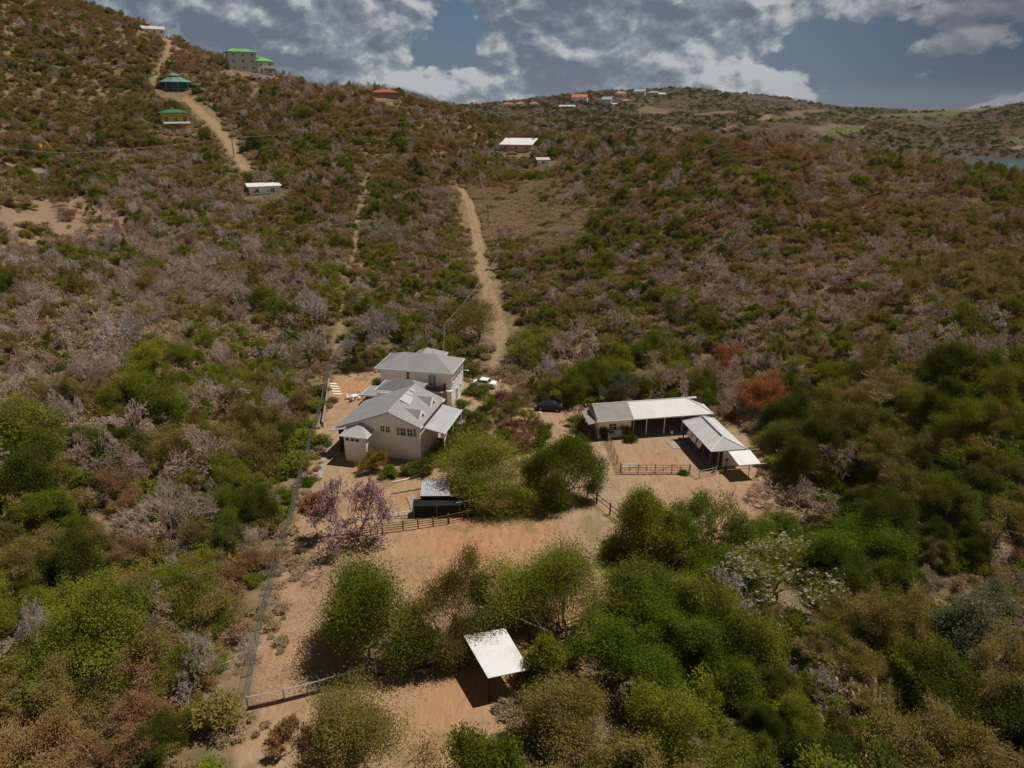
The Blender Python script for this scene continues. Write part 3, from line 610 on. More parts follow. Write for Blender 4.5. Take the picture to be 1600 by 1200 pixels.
# ------------------------------------------------------------------ stable, long wing and short wing
RC = math.radians(9.6)
hc = thing('stable', 'long L-shaped stable with pale sheet roofs round a sandy pen', 'stable', (12.54, 93.72, 0), RC)
mb = MB(); mb.solid([(0, 0, 3.0), (5.5, 0, 3.0), (5.5, 3.3, 4.4), (0, 3.3, 4.4)], 0.08); mb.solid([(0, 3.3, 4.4), (5.5, 3.3, 4.4), (5.5, 6.6, 3.0), (0, 6.6, 3.0)], 0.08); mb.build('old_roof', M['roof_old'], hc, label='older darker grey end of the stable roof')
mb = MB(); R1, R2 = (5.5, 3.3, 4.42), (14.9, 3.3, 4.42)
mb.solid([(5.5, -0.03, 3.02), (18, -0.03, 3.02), R2, R1], 0.07); mb.solid([R1, R2, (18, 6.6, 3.02), (5.5, 6.6, 3.02)], 0.07); mb.solid([(18, 0, 3.02), (18, 6.6, 3.02), R2], 0.07); lr = mb.build('roof', M['roof_white_x'], hc)
for y_ in (0, 6.6): mb = MB(); mb.tube([(14.9, 3.3, 4.46), (18, y_, 3.06)], 0.06, 5); mb.build('hip_cap', M['trim'], lr)
mb = MB(); mb.tube([(0, 3.3, 4.44), (14.9, 3.3, 4.46)], 0.07, 5); mb.build('ridge_cap', M['trim'], lr)
mb = MB(); mb.box(-0.06, 5.5, -0.08, 0, 2.84, 3.02); mb.box(-0.08, 0, 0, 6.6, 2.84, 3.02); mb.box(5.5, 18, -0.1, -0.03, 2.88, 3.04); mb.build('fascia', M['trim'], hc)
mb = MB(); mb.solid([(-1.35, 0.1, 2.6), (-0.1, 0.1, 2.78), (-0.1, 4.3, 3.1), (-1.35, 4.3, 2.95)], 0.05); mb.build('lean_to_roof', M['roof_old'], hc)
mb = MB()
for y in (0.25, 4.1): mb.box(-1.25, -1.15, y, y + 0.1, -0.1, 2.6)
mb.box(-1.25, -1.2, 0.3, 4.2, 0.0, 1.7); mb.build('lean_to_frame', M['dark'], hc)
mb = MB(); mb.box(0.3, 5.35, 0.55, 6.3, -0.2, 2.92); wl = mb.build('wall', M['wall_cream'], hc)
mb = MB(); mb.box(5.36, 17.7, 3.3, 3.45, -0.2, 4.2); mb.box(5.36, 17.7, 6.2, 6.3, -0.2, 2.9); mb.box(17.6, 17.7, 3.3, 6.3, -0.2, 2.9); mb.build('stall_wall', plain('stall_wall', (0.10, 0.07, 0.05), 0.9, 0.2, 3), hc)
mb = MB(); mb.box(5.3, 18.2, -0.3, 3.3, -0.25, 0.16); mb.build('veranda_floor', M['slab'], hc)
for x in (5.6, 7.6, 10.4, 13.2, 16.6):
    mb = MB(); mb.tube([(x, 0.15, 0.1), (x, 0.15, 2.95)], 0.07, 6); mb.build('post', M['trim'] if x > 7 and x < 11 else M['steel'], hc)
for x in (7.7, 10.8, 14.0):
    mb = MB(); mb.box(x - 0.75, x + 0.75, 3.2, 3.28, 1.3, 2.5); mb.box(x - 0.7, x + 0.7, 3.16, 3.2, 1.25, 1.32); sdr = mb.build('stall_door', M['wall_white'], hc)
    mb = MB(); mb.box(x - 0.1, x + 0.35, 3.14, 3.2, 1.5, 2.1); mb.build('opening', M['net'], sdr)
window(hc, 2.5, 0.55, 1.25, 1.1, 1.0, 'f', 2)
# short wing
RS = RC
sw = thing('stable_wing', 'white hip-roofed short stable wing with veranda, reaching from the long stable towards the trees', 'stable', (26.77, 84.69, 0), RS)
Ws, Ls, ze, zr = 5.2, 10.1, 2.7, 3.85
mb = MB(); hip_roof(mb, 0, Ws, 0, Ls, ze, zr, (2.45, 2.0, 2.45, 8.7), 0.06, (0, 1)); sr = mb.build('roof', [M['roof_white'], M['roof_pale']], sw)
for a, b in (((0, 0, ze), (2.45, 2.0, zr)), ((Ws, 0, ze), (2.45, 2.0, zr)), ((0, Ls, ze), (2.45, 8.7, zr)), ((Ws, Ls, ze), (2.45, 8.7, zr))): mb = MB(); mb.tube([(a[0], a[1], a[2] + 0.04), (b[0], b[1], b[2] + 0.04)], 0.07, 5); mb.build('hip_cap', M['trim'], sr)
mb = MB(); mb.tube([(2.45, 2.0, zr + .03), (2.45, 8.7, zr + .03)], 0.13, 5); mb.build('ridge_cap', M['shutter'], sr)
mb = MB(); mb.box(1.45, 4.9, 0.45, 9.9, -0.2, 2.62); mb.build('wall', M['wall_cream'], sw)
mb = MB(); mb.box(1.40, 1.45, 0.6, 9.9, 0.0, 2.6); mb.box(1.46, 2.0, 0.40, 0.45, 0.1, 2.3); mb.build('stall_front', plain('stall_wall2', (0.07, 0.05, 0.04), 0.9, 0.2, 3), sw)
mb = MB(); mb.box(-0.2, 1.4, 0.2, 10.0, -0.25, 0.12); mb.box(-0.35, -0.2, 0.2, 10.0, -0.25, 0.2); mb.build('veranda_floor', M['slab'], sw)
for k, y in enumerate((0.3, 2.6, 4.9, 7.2, 9.4)):
    mb = MB(); mb.box(0.1, 0.24, y, y + 0.14, 0.1, 2.64); mb.build('post', M['timber'], sw)
for y in (2.9, 4.6, 6.2):
    mb = MB(); mb.solid([(0.02, y, 2.55), (0.02, y + 1.35, 2.55), (-0.28, y + 1.35, 1.75), (-0.28, y, 1.75)], 0.04); mb.build('hatch_panel', M['wall_white'], sw)
mb = MB(); mb.box(2.35, 2.9, 0.37, 0.44, 1.0, 1.1); mb.tube([(2.6, 0.2, 0), (2.6, 0.2, 1.4)], 0.05, 5); mb.build('tap_stand', M['dark'], sw)
mb = MB(); mb.solid([(2.45, -0.1, 2.6), (5.55, -0.1, 2.6), (5.55, -3.3, 2.2), (2.45, -3.3, 2.2)][::-1], 0.05); cn = mb.build('canopy_roof', M['roof_bright'], sw)
mb = MB(); mb.box(2.4, 6.3, -3.42, -3.3, 2.06, 2.2); mb.box(5.56, 6.9, -0.2, -0.1, 2.55, 2.65)
for x, y in ((5.4, -3.1), (4.1, -3.1)): mb.tube([(x, y, 0), (x, y, 2.1)], 0.06, 5)
mb.tube([(5.4, -3.1, 1.2), (6.0, -2.5, 0.2)], 0.05, 5); mb.build('frame', M['steel'], cn)

# ------------------------------------------------------------------ field shelter at the front
fs = thing('field_shelter', 'small open shelter with bright white flat roof on dark posts, by the lower rail fence', 'shelter', (0, 0, 0))
c4 = [Vector((-4.25, 49.25, 2.85)), Vector((-0.62, 50.15, 2.85)), Vector((1.46, 45.5, 2.6)), Vector((-1.95, 44.55, 2.6))]
mb = MB(); mb.solid([tuple(c) for c in c4][::-1], 0.07); mb.build('roof', M['roof_bright'], fs)
for c in c4:
    p = c.lerp((c4[0] + c4[2]) / 2, 0.06); mb = MB(); mb.tube([(p.x, p.y, -0.2), (p.x, p.y, c.z - 0.06)], 0.07, 6); mb.build('post', M['dark'], fs)
mb = MB()
for a, b in ((0, 1), (3, 2), (0, 3), (1, 2)):
    p = c4[a].lerp((c4[0] + c4[2]) / 2, 0.05); q = c4[b].lerp((c4[0] + c4[2]) / 2, 0.05); mb.tube([(p.x, p.y, p.z - .14), (q.x, q.y, q.z - .14)], 0.06, 4)
mb.build('beam', M['dark'], fs)
mb = MB()
for a, b in ((0, 1), (1, 2)):
    p = c4[a].lerp((c4[0] + c4[2]) / 2, 0.06); q = c4[b].lerp((c4[0] + c4[2]) / 2, 0.06)
    for zz in (0.5, 1.1, 1.7): mb = MB(); mb.tube([(p.x, p.y, zz), (q.x, q.y, zz)], 0.05, 4); mb.build('side_rail', M['timber'], fs)

# ------------------------------------------------------------------ small shed with netting run
sh = thing('tin_shed', 'low shed below the bungalow, half grey and half rusty roof, beside black netting run', 'shed', (-11.1, 73.9, 0), math.radians(1))
mb = MB(); mb.solid([(0, 0, 2.25), (3.6, 0, 2.25), (3.6, 3.2, 2.6), (0, 3.2, 2.6)], 0.05); mb.build('roof', M['roof_galv'], sh, label='grey half of the shed roof')
mb = MB(); mb.solid([(3.62, -0.1, 2.2), (7.1, -0.1, 2.2), (7.1, 3.1, 2.55), (3.62, 3.1, 2.55)], 0.05); mb.build('rusty_roof', M['roof_rust'], sh, label='rusty half of the shed roof')
mb = MB(); mb.box(0.1, 7.0, 2.6, 2.75, -0.1, 2.5); mb.box(0.1, 0.2, 0.2, 2.6, -0.1, 2.3); mb.box(6.9, 7.0, 0.2, 2.6, -0.1, 2.3); mb.build('wall', M['timber'], sh)
mb = MB(); mb.box(0, 3.6, -0.05, 0, 2.05, 2.27)
for x in (0.1, 2.4, 4.7, 6.9): mb.box(x, x + 0.1, 0.02, 0.12, -0.1, 2.15)
mb.build('frame', M['dark'], sh)
kn = thing('netting_run', 'black netted animal run in front of the low shed', 'enclosure', (-11.75, 72.75, 0), math.radians(2))
mb = MB(); mb.box(0, 7.4, 0, 0.04, 0.0, 1.55); mb.box(0, 0.04, 0, 1.2, 0.0, 1.6); mb.box(7.36, 7.4, 0, 1.2, 0.0, 1.6); mb.box(0, 7.4, 1.2, 1.24, 0, 1.7); mb.solid([(0, 0, 1.56), (7.4, 0, 1.56), (7.4, 1.2, 1.8), (0, 1.2, 1.8)], 0.03); mb.build('netting', M['net'], kn)
for k in range(9):
    mb = MB(); mb.box(k * 0.91, k * 0.91 + 0.06, -0.07, -0.01, 0, 1.65); mb.build('post', M['shutter'] if k % 3 == 0 else M['dark'], kn)
def bar(name, label, cat, pts, r, mat, group=None):
    mb = MB(); mb.tube(pts, r, 6); o = mb.build(name, M[mat]); return tag(o, label, cat, group)
p0, p1 = at(600, 805, 0.5), at(745, 780, 1.95)
bar('long_rail', 'long pale pole leaning across the front of the black netting run', 'pole', [p0, (p0 + p1) / 2 + Vector((0, 0, -0.05)), p1], 0.06, 'trim')
bar('garden_edging', 'curved white edging below the flower bed near the bungalow gable', 'edging', [at(613, 753, .12), at(630, 750, .12), at(648, 744, .14), at(664, 736, .14)], 0.09, 'trim')
bar('loose_plank', 'pale plank lying on the dirt at the left end of the yard path', 'plank', [at(478, 747, .06), at(493, 741, .06)], 0.09, 'stone')
bar('garden_edging', 'straight stone edging on the dirt above the black netting run', 'edging', [at(612, 771, .1), at(640, 766, .1), at(658, 763, .1)], 0.1, 'stone')
# concrete path curling round the porch
def strip(name, pts, wid, th, mat, label, cat, kind=None):
    mb = MB(); L_, R_ = [], []
    for i, p in enumerate(pts):
        a = pts[max(0, i - 1)]; b = pts[min(len(pts) - 1, i + 1)]; d = (b - a).normalized(); nrm = Vector((-d.y, d.x, 0)) * wid / 2
        L_.append(p + nrm); R_.append(p - nrm)
    for i in range(len(pts) - 1):
        z = lambda q: (q.x, q.y, on_ground(q.x, q.y) + th)
        mb.solid([z(R_[i]), z(R_[i + 1]), z(L_[i + 1]), z(L_[i])], th + 0.25)
    o = mb.build(name, M[mat])
    if kind: o['kind'] = kind
    else: tag(o, label, cat)
    return o
strip('path', [at(*p) for p in ((528, 712), (515, 706), (507, 714), (503, 730), (500, 748))], 0.75, 0.14, 'concrete', '', '', 'structure')
strip('path', [at(*p) for p in ((566, 810), (600, 806), (645, 802), (680, 800))], 0.9, 0.1, 'concrete', '', '', 'structure')
strip('path', [at(*p) for p in ((641, 776), (646, 785), (650, 800))], 1.1, 0.12, 'concrete', '', '', 'structure')
for k, p in enumerate(((520, 600), (522, 604), (524, 608), (525, 612), (527, 616))):
    q = at(*p); mb = MB(); a = rnd.uniform(-.2, .2)
    mb.solid([(-0.75, -0.22, 0.1), (0.72, -0.25, 0.1), (0.8, 0.2, 0.1), (-0.7, 0.24, 0.1)], 0.14); o = mb.build('stepping_stone', M['trim'], None, (q.x, q.y, 0), a)
    tag(o, 'pale stepping slab on the lawn by the boundary fence, %s from the far end' % ('first', 'second', 'third', 'fourth', 'fifth')[k], 'stepping stone', 'stepping stones on the lawn')

# ------------------------------------------------------------------ fences
def rail_fence(name, label, pts, hgt_, rails, mat, step=2.4, group=None, brace=False, pr=0.07, rr=0.04, low=None):
    root = thing(name, label, 'fence', tuple(pts[0]), 0, group); o3 = pts[0]
    for i in range(len(pts) - 1):
        a, b = pts[i], pts[i + 1]; n_ = max(1, round((b - a).length / step))
        for k in range(n_ + (i == len(pts) - 2)):
            p = a.lerp(b, k / n_) - o3; lean = Vector((rnd.uniform(-.06, .06), rnd.uniform(-.06, .06), 0)); mb = MB(); mb.tube([p + Vector((0, 0, -.3)), p + lean + Vector((0, 0, hgt_ + 0.12))], pr, 6); mb.build('post', M[mat], root)
        for z in rails:
            mb = MB(); mb.tube([a.lerp(b, k / n_) - o3 + Vector((0, 0, z + rnd.uniform(-.03, .03))) for k in range(n_ + 1)], rr, 5); mb.build('rail', M[mat], root)
        if brace:
            mb = MB()
            for k in range(n_):
                p = a.lerp(b, k / n_) - o3; q = a.lerp(b, (k + 1) / n_) - o3; m_ = (p + q) / 2; up = Vector((0, 0, rails[-1])); lo = Vector((0, 0, rails[0]))
                if k % 2: mb.tube([p + up, q + lo], rr * 0.8, 4)
                else: mb.tube([p + lo, q + up], rr * 0.8, 4)
                mb.tube([m_ + lo, m_ + up], rr * 0.8, 4)
            mb.build('brace', M[mat], root)
    if low:
        mb = MB()
        for i in range(len(pts) - 1):
            d = (pts[i + 1] - pts[i]).normalized(); nn = Vector((-d.y, d.x, 0)) * 0.1
            mb.solid([tuple(pts[i] - o3 - nn + Vector((0, 0, .3))), tuple(pts[i + 1] - o3 - nn + Vector((0, 0, .3))), tuple(pts[i + 1] - o3 + nn + Vector((0, 0, .3))), tuple(pts[i] - o3 + nn + Vector((0, 0, .3)))], 0.45)
        mb.build('kerb_beam', M[low], root)
    return root
A_t = lambda *ps: [at(*p) for p in ps]
rail_fence('pipe_fence', 'braced rusty pipe fence closing the near side of the sandy stable pen', A_t((970, 740), (1076, 740)), 1.35, (0.15, 0.55, 0.9, 1.3), 'rustpipe', 2.3, brace=True, rr=0.035, pr=0.06)
rail_fence('pipe_fence', 'pipe fence along the left side of the sandy stable pen', A_t((950, 690), (969, 738)), 1.35, (0.15, 0.55, 0.9, 1.3), 'rustpipe', 2.4, rr=0.035, pr=0.06)
rail_fence('pipe_gate', 'short pipe gate between the braced pen fence and the stable wing', A_t((1078, 740), (1092, 748), (1118, 742)), 1.25, (0.2, 0.5, 0.8, 1.15), 'steel', 1.8, rr=0.03, pr=0.05)
rail_fence('rail_fence', 'low timber rail fence on the dirt between mauve bare tree and netting run', A_t((566, 836), (630, 829), (700, 819)), 1.2, (0.3, 0.6, 0.9, 1.2), 'timber', 2.1, pr=0.08)
rail_fence('rail_fence', 'shaded timber rail fence running under the two big green yard trees', A_t((702, 818), (760, 806), (812, 797), (850, 790)), 1.2, (0.3, 0.6, 0.9, 1.2), 'timber', 2.1, pr=0.08)
rail_fence('rail_fence', 'dark post and rail fence slanting from the round yard tree down to the right', A_t((918, 776), (932, 787), (953, 804), (985, 828), (1005, 850)), 1.5, (0.7, 1.3), 'dark', 2.6, pr=0.1, rr=0.05)
rail_fence('rail_fence', 'dark rail fence crossing orange sand right of the white shelter', A_t((826, 1010), (870, 992), (920, 974), (975, 952), (1010, 938)), 1.4, (0.35, 0.8, 1.3), 'dark', 2.4, pr=0.09, rr=0.055, low='dark')
rail_fence('rail_fence', 'shaded rail fence between the two front tree clumps, left of the white shelter', A_t((590, 1056), (650, 1046), (728, 1030)), 1.4, (0.35, 0.8, 1.3), 'timber', 2.4, pr=0.09, rr=0.055, low='dark')
rail_fence('tube_fence', 'grey tube fence with low dark beam at the bottom left of the yard', A_t((388, 1108), (445, 1096), (500, 1082), (546, 1068), (588, 1058)), 1.3, (1.25,), 'steel', 2.3, pr=0.06, rr=0.05, low='timber')
# green mesh boundary fence
def mesh_fence(name, label, pts, h, cell=0.5, label_posts=None):
    root = thing(name, label, 'fence', tuple(pts[0]), 0); o3 = pts[0]; mb = MB(); tot = 0
    for i in range(len(pts) - 1):
        a, b = pts[i], pts[i + 1]; Ls_ = (b - a).length; n_ = max(1, int(Ls_ / cell)); d = b - a
        za, zb = on_ground(a.x, a.y), on_ground(b.x, b.y)
        P3 = lambda t, z: (a.x + d.x * t - o3.x, a.y + d.y * t - o3.y, za + (zb - za) * t + z - o3.z)
        for k in range(n_):
            for (t0, z0, t1, z1) in ((k / n_, 0, (k + 1) / n_, h), (k / n_, h, (k + 1) / n_, 0), (k / n_, h / 2, (k + .5) / n_, h), (k / n_, h / 2, (k + .5) / n_, 0), ((k + .5) / n_, 0, (k + 1) / n_, h / 2), ((k + .5) / n_, h, (k + 1) / n_, h / 2)):
                mb.tube([P3(t0, z0), P3(t1, z1)], 0.009, 3, cap=False)
        for z in (0.02, h / 2, h): mb.tube([P3(0, z), P3(1, z)], 0.014, 3)
        m_ = max(1, round(Ls_ / 3))
        for k in range(m_):
            pm = MB(); t = k / m_; pm.tube([P3(t, -0.2), P3(t, h + 0.1)], 0.05, 5); pm.build('post', M['wire'], root)
    mb.build('wire_mesh', M['wire'], root); return root
mesh_fence('wire_fence', 'long green wire mesh fence along the left boundary of the yard', [at(*p) for p in ((517, 580), (510, 606), (503, 640), (488, 690), (470, 758), (455, 818), (442, 860), (430, 900), (415, 955), (402, 1012), (387, 1100))], 1.9)
mesh_fence('wire_fence', 'wire mesh fence behind the lawn with conifer and dark bushes beyond', [at(517, 580), at(590, 577)], 1.8)
bw = MB(); pts = [at(*p) for p in ((512, 600), (510, 612), (506, 640), (501, 668))]
for i in range(3):
    a, b = pts[i], pts[i + 1]; d = Vector((-(b - a).y, (b - a).x, 0)).normalized() * 0.1; bw.solid([tuple(a + d + Vector((0.35, 0, 1.1))), tuple(b + d + Vector((0.35, 0, 1.0))), tuple(b - d + Vector((.35, 0, 1.0))), tuple(a - d + Vector((.35, 0, 1.1)))], 1.3)
tag(bw.build('boundary_wall', M['concrete']), 'low pale grey wall inside the green fence beside the lawn', 'wall')

# ------------------------------------------------------------------ cars, garden furniture, yard bits
def car(name, label, loc, rz, paint, group=None):
    r = thing(name, label, 'car', loc, rz, group)
    mb = MB(); L2, W2_ = 2.15, 0.87
    prof = [(-L2, 0.45), (-L2, 0.85), (-L2 + 0.3, 0.98), (-1.2, 1.02), (-0.75, 1.46), (0.7, 1.5), (1.45, 1.02), (L2 - 0.25, 0.95), (L2, 0.7), (L2, 0.35), (-L2, 0.35)]
    k = len(prof); A = [(x, -W2_ * (0.84 if z > 1.1 else 1), z) for x, z in prof]; B = [(x, -y, z) for x, y, z in A]
    mb.quad(*A[::-1]); mb.quad(*B)
    for i in range(k): j = (i + 1) % k; mb.quad(A[i], A[j], B[j], B[i])
    mb.build('body', M[paint], r)
    mb = MB(); mb.quad((1.42, -.7, 1.06), (1.42, .7, 1.06), (.74, .66, 1.49), (.74, -.66, 1.49)); mb.quad((-1.17, .7, 1.07), (-1.17, -.7, 1.07), (-.78, -.66, 1.46), (-.78, .66, 1.46))
    for s in (-1, 1): mb.quad(*[(x, s * (W2_ * y + 0.012), z) for x, y, z in ((-0.95, 0.99, 1.08), (1.25, .99, 1.08), (.68, .85, 1.42), (-.72, .85, 1.42))])
    mb.build('window', M['glass'], r)
    for x in (-1.35, 1.35):
        for s in (-1, 1):
            mb = MB(); mb.tube([(x, s * 0.7, 0.33), (x, s * 0.92, 0.33)], 0.33, 14); wh = mb.build('wheel', M['tyre'], r); mb = MB(); mb.tube([(x, s * 0.9, 0.33), (x, s * 0.935, 0.33)], 0.19, 10); mb.build('rim', M['steel'], wh)
    for s in (-1, 1):
        mb = MB(); mb.box(L2 - 0.06, L2 + 0.02, s * 0.62 - 0.16, s * 0.62 + 0.16, 0.66, 0.82); mb.build('headlight', M['trim'], r)
        mb = MB(); mb.box(-L2 - 0.02, -L2 + 0.05, s * 0.68 - 0.12, s * 0.68 + 0.12, 0.68, 0.9); mb.build('tail_light', M['red'], r)
    return r
car('parked_car', 'white car parked behind shrubs right of the two-storey house', at(757, 604), math.radians(165), 'white_paint')
car('parked_car', 'dark car in tree shade between the flower garden and the stable', at(858, 640), math.radians(172), 'black_paint')
def garden_chair(label, loc, rz, grp):
    r = thing('garden_chair', label, 'chair', loc, rz, grp); mb = MB(); mb.box(-.25, .25, -.25, .25, .4, .45); mb.build('seat', M['trim'], r)
    mb = MB(); mb.solid([(-.25, .25, .45), (.25, .25, .45), (.25, .36, .95), (-.25, .36, .95)], .04); mb.build('backrest', M['trim'], r)
    for x in (-.22, .22):
        for y in (-.22, .22): mb = MB(); mb.tube([(x, y, 0), (x, y, .4)], .025, 5); mb.build('leg', M['trim'], r)
    for x in (-.27, .27): mb = MB(); mb.box(x - .02, x + .02, -.2, .3, .62, .66); mb.build('armrest', M['trim'], r)
tc_ = at(554, 624); t = thing('garden_table', 'round white garden table on the lawn left of the bungalow', 'table', tuple(tc_))
mb = MB(); mb.lathe((0, 0, .7), [(.6, 0), (.62, .02), (.6, .05)], 20); mb.build('table_top', M['trim'], t)
for k in range(4): mb = MB(); a = k * math.pi / 2 + .4; mb.tube([(.45 * math.cos(a), .45 * math.sin(a), 0), (.2 * math.cos(a), .2 * math.sin(a), .7)], .03, 5); mb.build('leg', M['trim'], t)
for k, (dx, dy, nm2) in enumerate(((-.95, .2, 'left'), (.3, .95, 'far'), (.95, -.1, 'right'), (-.2, -.95, 'near'))):
    garden_chair('white garden chair on the %s side of the round lawn table' % nm2, (tc_.x + dx, tc_.y + dy, 0), math.atan2(dy, dx) - math.pi / 2, 'white chairs round the lawn table')
for k, (u, v) in enumerate(((600, 713), (608, 714))): q = at(u, v); garden_chair('grey-white chair in shade under the bungalow gable, %s of two' % ('left', 'right')[k], (q.x, q.y, 0), 0.4 + k, 'chairs under the gable')
def barrel(label, loc, mat, r_=0.3, h=0.9, nm2='barrel'):
    o = thing(nm2, label, nm2.replace('_', ' '), loc); mb = MB(); mb.lathe((0, 0, 0), [(r_ * .92, 0), (r_, .1), (r_ * .97, h * .33), (r_ * 1.03, h * .36), (r_ * .97, h * .4), (r_ * .97, h * .66), (r_ * 1.03, h * .69), (r_, h * .9), (r_ * .94, h)], 14); mb.build('drum', M[mat], o)
    mb = MB(); mb.lathe((0, 0, h), [(r_ * .8, 0), (r_ * .8, .03), (r_ * .2, .05)], 12); mb.build('lid', M['steel'], o)
barrel('white barrel beside the dark car, near the flower garden', at(843, 652), 'trim')
barrel('red barrel behind the right end of the dark car', at(876, 640), 'red')
barrel('pale barrel on the stable veranda edge', (24.0, 95.6, 0.16), 'trim', 0.2, 0.55)
for k, (u, v) in enumerate(((1115, 738), (1127, 739), (1134, 738))):
    q = at(u, v); o = thing('plant_pot', 'small clay pot at the near end wall of the stable wing, %s of three' % ('left', 'middle', 'right')[k], 'pot', (q.x, q.y, 0), 0, 'pots at the stable wing')
    mb = MB(); mb.lathe((0, 0, 0), [(.14, 0), (.2, .3), (.23, .32), (.2, .36)], 12); mb.build('pot', M['pot'], o)
    mb = MB()
    for i in range(14): a = i * 2.4; mb.quad((0, 0, .34), (.12 * math.cos(a), .12 * math.sin(a), .6), (.3 * math.cos(a + .3), .3 * math.sin(a + .3), .55 + .02 * i)); 
    mb.build('leaves', MATS['leaf_green'], o)
q = at(1063, 695); mb = MB(); mb.solid([(-1.0, -1.2, .06), (1.0, -1.3, .06), (.9, 1.1, .06), (-1.1, 1.2, .06)], .2); tag(mb.build('concrete_pad', M['concrete'], None, (q.x - .6, q.y, 0), .15), 'square pale concrete pad in the far right corner of the pen', 'pad')
q = at(984, 728); mb = MB(); mb.solid([(-1.3, -.5, .1), (1.1, -.7, .12), (1.3, .5, .1), (-1.0, .6, .14)], .2); tag(mb.build('concrete_slab', M['concrete'], None, (q.x, q.y, 0), .1), 'low pale slab inside the near left corner of the pen', 'slab')
def rock(label, loc, s, grp):
    mb = MB(); rr = random.Random(int(loc[0] * 100)); mb.lathe((0, 0, -.1), [(s * .7, 0), (s, s * .3), (s * .8, s * .7), (s * .25, s * .9)], 8, sx=1 + rr.uniform(-.2, .4)); o = mb.build('rock', M['stone'])
    for vv in o.data.vertices: vv.co += Vector((rr.uniform(-1, 1), rr.uniform(-1, 1), rr.uniform(-1, 1))) * s * .12
    o.location = loc; tag(o, label, 'rock', grp)
for k, (u, v, s) in enumerate(((548, 588, .35), (562, 586, .4), (572, 589, .3), (556, 592, .3), (580, 585, .35), (567, 592, .25))):
    q = at(u, v); rock('stone in the rocky row at the far edge of the lawn, %s from the left' % ('first', 'third', 'fifth', 'second', 'sixth', 'fourth')[k], (q.x, q.y, 0), s, 'stones along the far lawn edge')
rock('pale stone pile against the boundary fence left of the bungalow', tuple(at(497, 668)), .8, 'rocks by the boundary fence')
rock('pale stone by the wire fence, left of the fallen twigs', tuple(at(441, 898)), .3, 'rocks by the boundary fence')

# ------------------------------------------------------------------ houses on the hills
def qm(name, col, rough=0.7): return plain(name, col, rough, 0.06, 0.8)
def gd(u, v, D):
    d = ray(u, v); hl = math.hypot(d[0], d[1]); x, y = D * d[0] / hl, D * d[1] / hl; return Vector((x, y, on_ground(x, y)))
def hill_house(name, label, u, v, w, d, h, wallc, roofc, rz=0.0, rh=1.4, floors=1, kind='hip', group=None, Dmin=100, base=1.5, nwin=3, cat='house', D=None):
    q = gd(u, v, D) if D else g(u, v, Dmin); a = math.atan2(q.x, q.y); r = thing(name, label, cat, (q.x, q.y, q.z), -a + rz, group)
    mb = MB(); mb.box(-w / 2, w / 2, 0, d, -base - 1.5, h); mb.build('wall', wallc, r)
    mb = MB(); o = .5; x0, x1, y0, y1 = -w / 2 - o, w / 2 + o, -o, d + o
    if kind == 'hip': hip_roof(mb, x0, x1, y0, y1, h + .05, h + rh, (x0 + min(w, d) / 2, d / 2, x1 - min(w, d) / 2, d / 2), 0.12)
    elif kind == 'gable': mb.solid([(x0, y0, h + .05), (x1, y0, h + .05), (x1, d / 2, h + rh), (x0, d / 2, h + rh)], .15); mb.solid([(x0, d / 2, h + rh), (x1, d / 2, h + rh), (x1, y1, h + .05), (x0, y1, h + .05)], .15)
    else: mb.solid([(x0, y0, h + .1), (x1, y0, h + .1), (x1, y1, h + rh), (x0, y1, h + rh)], .18)
    mb.build('roof', roofc, r)
    fh = h / floors
    for f in range(floors):
        for k in range(nwin):
            x = -w / 2 + w * (k + .5) / nwin; mb = MB(); mb.box(x - .5, x + .5, -.05, .02, f * fh + fh * .35, f * fh + fh * .75); mb.box(x - .04, x + .04, -.09, -.05, f * fh + fh * .35, f * fh + fh * .75, 1); mb.box(x - .6, x + .6, -.1, .0, f * fh + fh * .35 - .1, f * fh + fh * .35, 1); mb.build('window', [M['glass'], M['trim']], r)
    return r
green_roof = qm('green_roof', (0.14, 0.36, 0.09)); teal = qm('teal_roof', (0.12, 0.24, 0.20)); tealw = qm('teal_wall', (0.02, 0.09, 0.07)); redroof = qm('red_roof', (0.35, 0.09, 0.06)); orange = qm('orange_roof', (0.5, 0.17, 0.08))
greyw = qm('grey_wall', (0.42, 0.42, 0.42)); yel = qm('yellow_wall', (0.52, 0.30, 0.05)); whitem = qm('white_wall', (0.62, 0.60, 0.58)); pinkw = qm('pink_wall', (0.5, 0.3, 0.24)); blueg = qm('blue_grey_roof', (0.28, 0.33, 0.38)); greenr2 = qm('dark_green_roof', (0.03, 0.16, 0.06)); whiter = qm('white_roof', (0.68, 0.68, 0.68))
def balcony(r, x0, x1, z, depth=1.6, h=1.0, mat=None):
    mb = MB(); mb.box(x0, x1, -depth, 0, z - .15, z); b = mb.build('balcony', mat or greyw, r); mb = MB(); mb.box(x0, x1, -depth - .04, -depth, z + h - .08, z + h)
    n_ = int((x1 - x0) / .5)
    for k in range(n_ + 1): x = x0 + (x1 - x0) * k / n_; mb.box(x - .03, x + .03, -depth - .03, -depth, z, z + h)
    for x in (x0 + .1, x1 - .1): mb.box(x - .08, x + .08, -depth, -depth + .15, z - 2.8, z + 2.3)
    mb.build('railing', M['trim'], b)
px = lambda u, v, n_: (g(u, v).length) * n_ / F * 1.02
gr1 = hill_house('apartment_house', 'three-storey pale grey house with bright green roof on the left skyline', 380, 96, 12.5, 6.4, 8.2, greyw, green_roof, 0.22, 1.5, 3, nwin=3, D=374)
mb = MB(); mb.box(6.25, 7.4, .5, 6.0, 2.9, 3.1); mb.box(6.25, 7.4, .5, 6.0, 5.9, 6.1)
